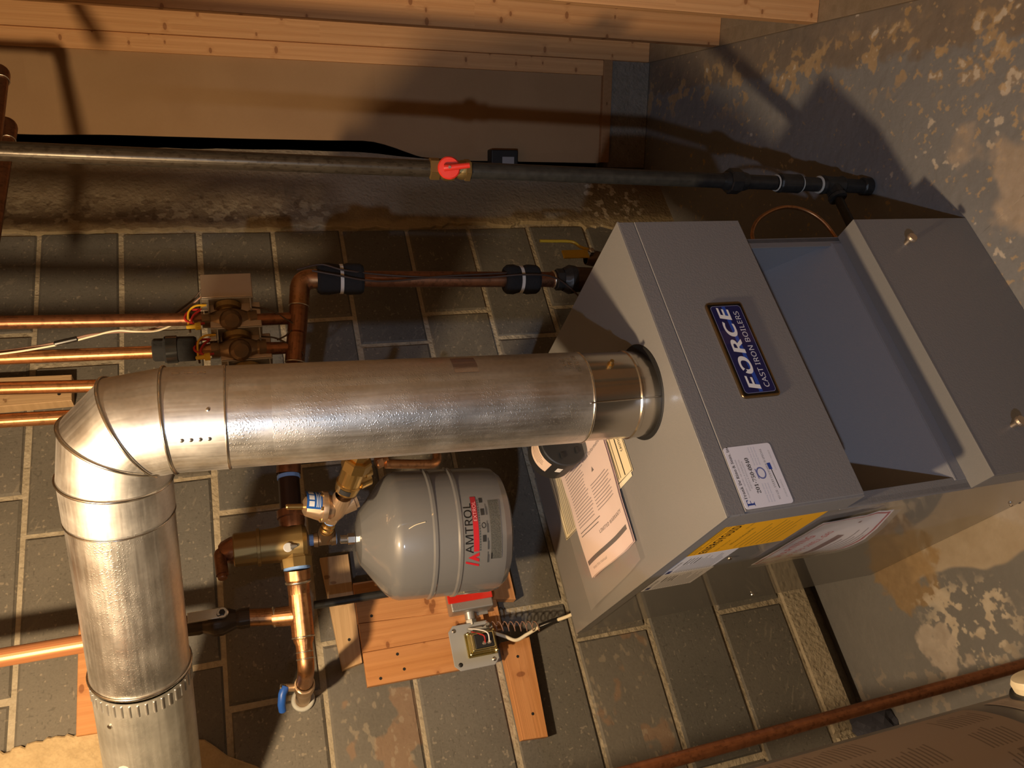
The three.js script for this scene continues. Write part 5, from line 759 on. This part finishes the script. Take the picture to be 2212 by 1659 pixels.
// overhead pipes beside the ceiling
for (const [label, pts] of [['dark overhead copper pipe turning up nearest the studs', [[1.62, 2.32, 0.55], [1.62, 1.922, 0.55], [1.15, 1.905, 0.62]]], ['dark overhead copper pipe turning up just behind the gas pipe', [[1.60, 2.32, 0.42], [1.60, 1.938, 0.42], [0.9, 1.95, 0.47]]]]) {
  const t = thing('overhead_pipe', label, 'pipe', [pts[1][0], pts[1][1], pts[1][2]], 'overhead copper pipes'); part(t, 'tube', pipe(pts, 0.0128, 0.03, 20), M.copperOld); part(t, 'elbow', sweep(rounded([V(pts[1]).lerp(V(pts[0]), 0.11).toArray(), pts[1], V(pts[1]).lerp(V(pts[2]), 0.085).toArray()], 0.03), 0.0148, 20), M.copperOld); part(t, 'solder_ring', ringOn(V(pts[1]).lerp(V(pts[2]), 0.085).toArray(), V(pts[2]).sub(V(pts[1])).toArray(), 0.0142, 0.0012, 20), M.solder);
}

// ------------------------------------------------------------------ water heater and its pipe
{
  const HC = [-0.275, 0, 0.93], r = 0.245;
  const t = thing('water_heater', 'grey water heater cylinder in the corner of the picture', 'water heater', HC);
  const sh = part(t, 'jacket', lat(HC, [HC[0], 1.3, HC[2]], [[0.012, 0], [0.012, r - 0.006], [0.02, r], [0.045, r], [0.047, r + 0.004], [0.058, r + 0.004], [0.06, r], [1.20, r], [1.215, r - 0.012], [1.22, r - 0.03], [1.22, 0]], 80), M.heater, 'grey steel jacket');
  part(t, 'foot', [0, 2.1, 4.2].map((a) => cyl([HC[0] + 0.17 * Math.cos(a), 0, HC[2] + 0.17 * Math.sin(a)], [HC[0] + 0.17 * Math.cos(a), 0.014, HC[2] + 0.17 * Math.sin(a)], 0.015)), M.black);
  const txt = (bg, fg, seedk, cols) => canvasTex(512, 768, (g, w, h) => { g.fillStyle = bg; g.fillRect(0, 0, w, h); g.fillStyle = fg; for (let c = 0; c < cols; c++) for (let y = 30; y < h - 30; y += 15) { const x0 = 20 + c * (w - 30) / cols; if (hash(c + seedk, Math.floor(y / 120)) > 0.2) g.fillRect(x0, y, (w / cols - 40) * (0.7 + 0.3 * hash(y, c)), 6); } g.fillRect(30, 60, 150, 22); g.fillRect(30, h - 120, 120, 26); });
  const A = [HC[0], 0, HC[2]], B = [HC[0], 1, HC[2]];
  part(sh, 'instruction_label', patch(A, B, r + 0.0006, [1, 0, 0.25], -0.62, 0.10, 0.62, 0.98, 30), std({ map: txt('#a08f80', '#7c6d60', 2, 3), roughness: 0.6 }), 'large faded instruction label');
  part(sh, 'rating_label', patch(A, B, r + 0.0006, [1, 0, 0.25], -0.42, 0.10, 0.45, 0.585, 20), std({ map: txt('#b9ada5', '#8a7e78', 5, 2), roughness: 0.6 }), 'pale rating label');
  part(sh, 'yellow_sticker', patch(A, B, r + 0.0006, [1, 0, 0.25], -0.30, 0.06, 0.295, 0.345, 12), std({ map: canvasTex(256, 96, (g, w, h) => { g.fillStyle = '#c7ad22'; g.fillRect(0, 0, w, h); g.fillStyle = '#8f8a5c'; g.fillRect(0, 0, w, 26); g.fillStyle = '#3c3410'; g.fillRect(180, 44, 26, 14); g.fillRect(30, 66, 120, 6); g.fillRect(214, 66, 12, 12); }), roughness: 0.5 }), 'yellow sticker');
  const gd = V(0.95, 0.15, 0.28).normalize(), gc = V(-0.034, 0.512, 1.0);
  const gv = part(t, 'gas_control', lat(gc.clone().addScaledVector(gd, -0.03).toArray(), gc.toArray(), [[0, 0], [0, 0.04], [0.03, 0.042], [0.034, 0.040], [0.035, 0]], 32), M.black, 'black gas control');
  part(gv, 'dial', lat(gc.clone().addScaledVector(gd, 0.003).toArray(), gc.clone().addScaledVector(gd, 1).toArray(), [[0, 0.034], [0.010, 0.036], [0.017, 0.033], [0.019, 0.025], [0.018, 0.0]], 32), M.cream, 'cream dial');
  part(gv, 'dial_hub', lat(gc.clone().addScaledVector(gd, 0.020).toArray(), gc.clone().addScaledVector(gd, 1).toArray(), [[0, 0.012], [0.008, 0.011], [0.0085, 0]], 20), M.black);
}
{
  const t = thing('floor_pipe', 'reddish copper pipe standing between the water heater and the wall', 'pipe', [0.0, 0, 0.57]);
  part(t, 'tube', cyl([0.002, 0.0, 0.57], [-0.012, 2.32, 0.57], 0.0113, 22), std({ map: T.copperOld, color: lin(1.35, 1.2, 1.1), metalness: 0.75, roughness: 0.4 }));
}
{
  const t = thing('rag', 'crumpled dark blue grey rag on the floor behind the water heater', 'rag', [-0.045, 0, 0.045]);
  const g = new THREE.IcosahedronGeometry(0.05, 4); const p = g.attributes.position; for (let i = 0; i < p.count; i++) { const v = V(p.getX(i), p.getY(i), p.getZ(i)).normalize(); const R = 0.05 * (0.75 + 0.7 * (fbm(v.x * 2.6 + 4 + v.z, v.y * 2.6 + v.z * 2, 4) - 0.2)); p.setXYZ(i, v.x * R * 1.1, Math.max(-0.04, v.y * R * 1.5), v.z * R * 0.55); } g.computeVertexNormals(); g.translate(-0.045, 0.0405, 0.045); part(t, 'cloth', g, std({ color: lin(0.05, 0.052, 0.075), roughness: 0.9 }));
}
// the tank assemblies are a size larger and stand nearer the wall
for (const [name, p] of [['air_separator', [0.5535, 1.3839, 0.30]], ['fill_valve', [0.5492, 1.2879, 0.30]], ['return_pipe', [0.4266, 1.4586, 0.236]]]) { const o = scene.getObjectByName(name); o.position.set(...p); o.scale.setScalar(1.0665); }
renderer.render(scene, camera);
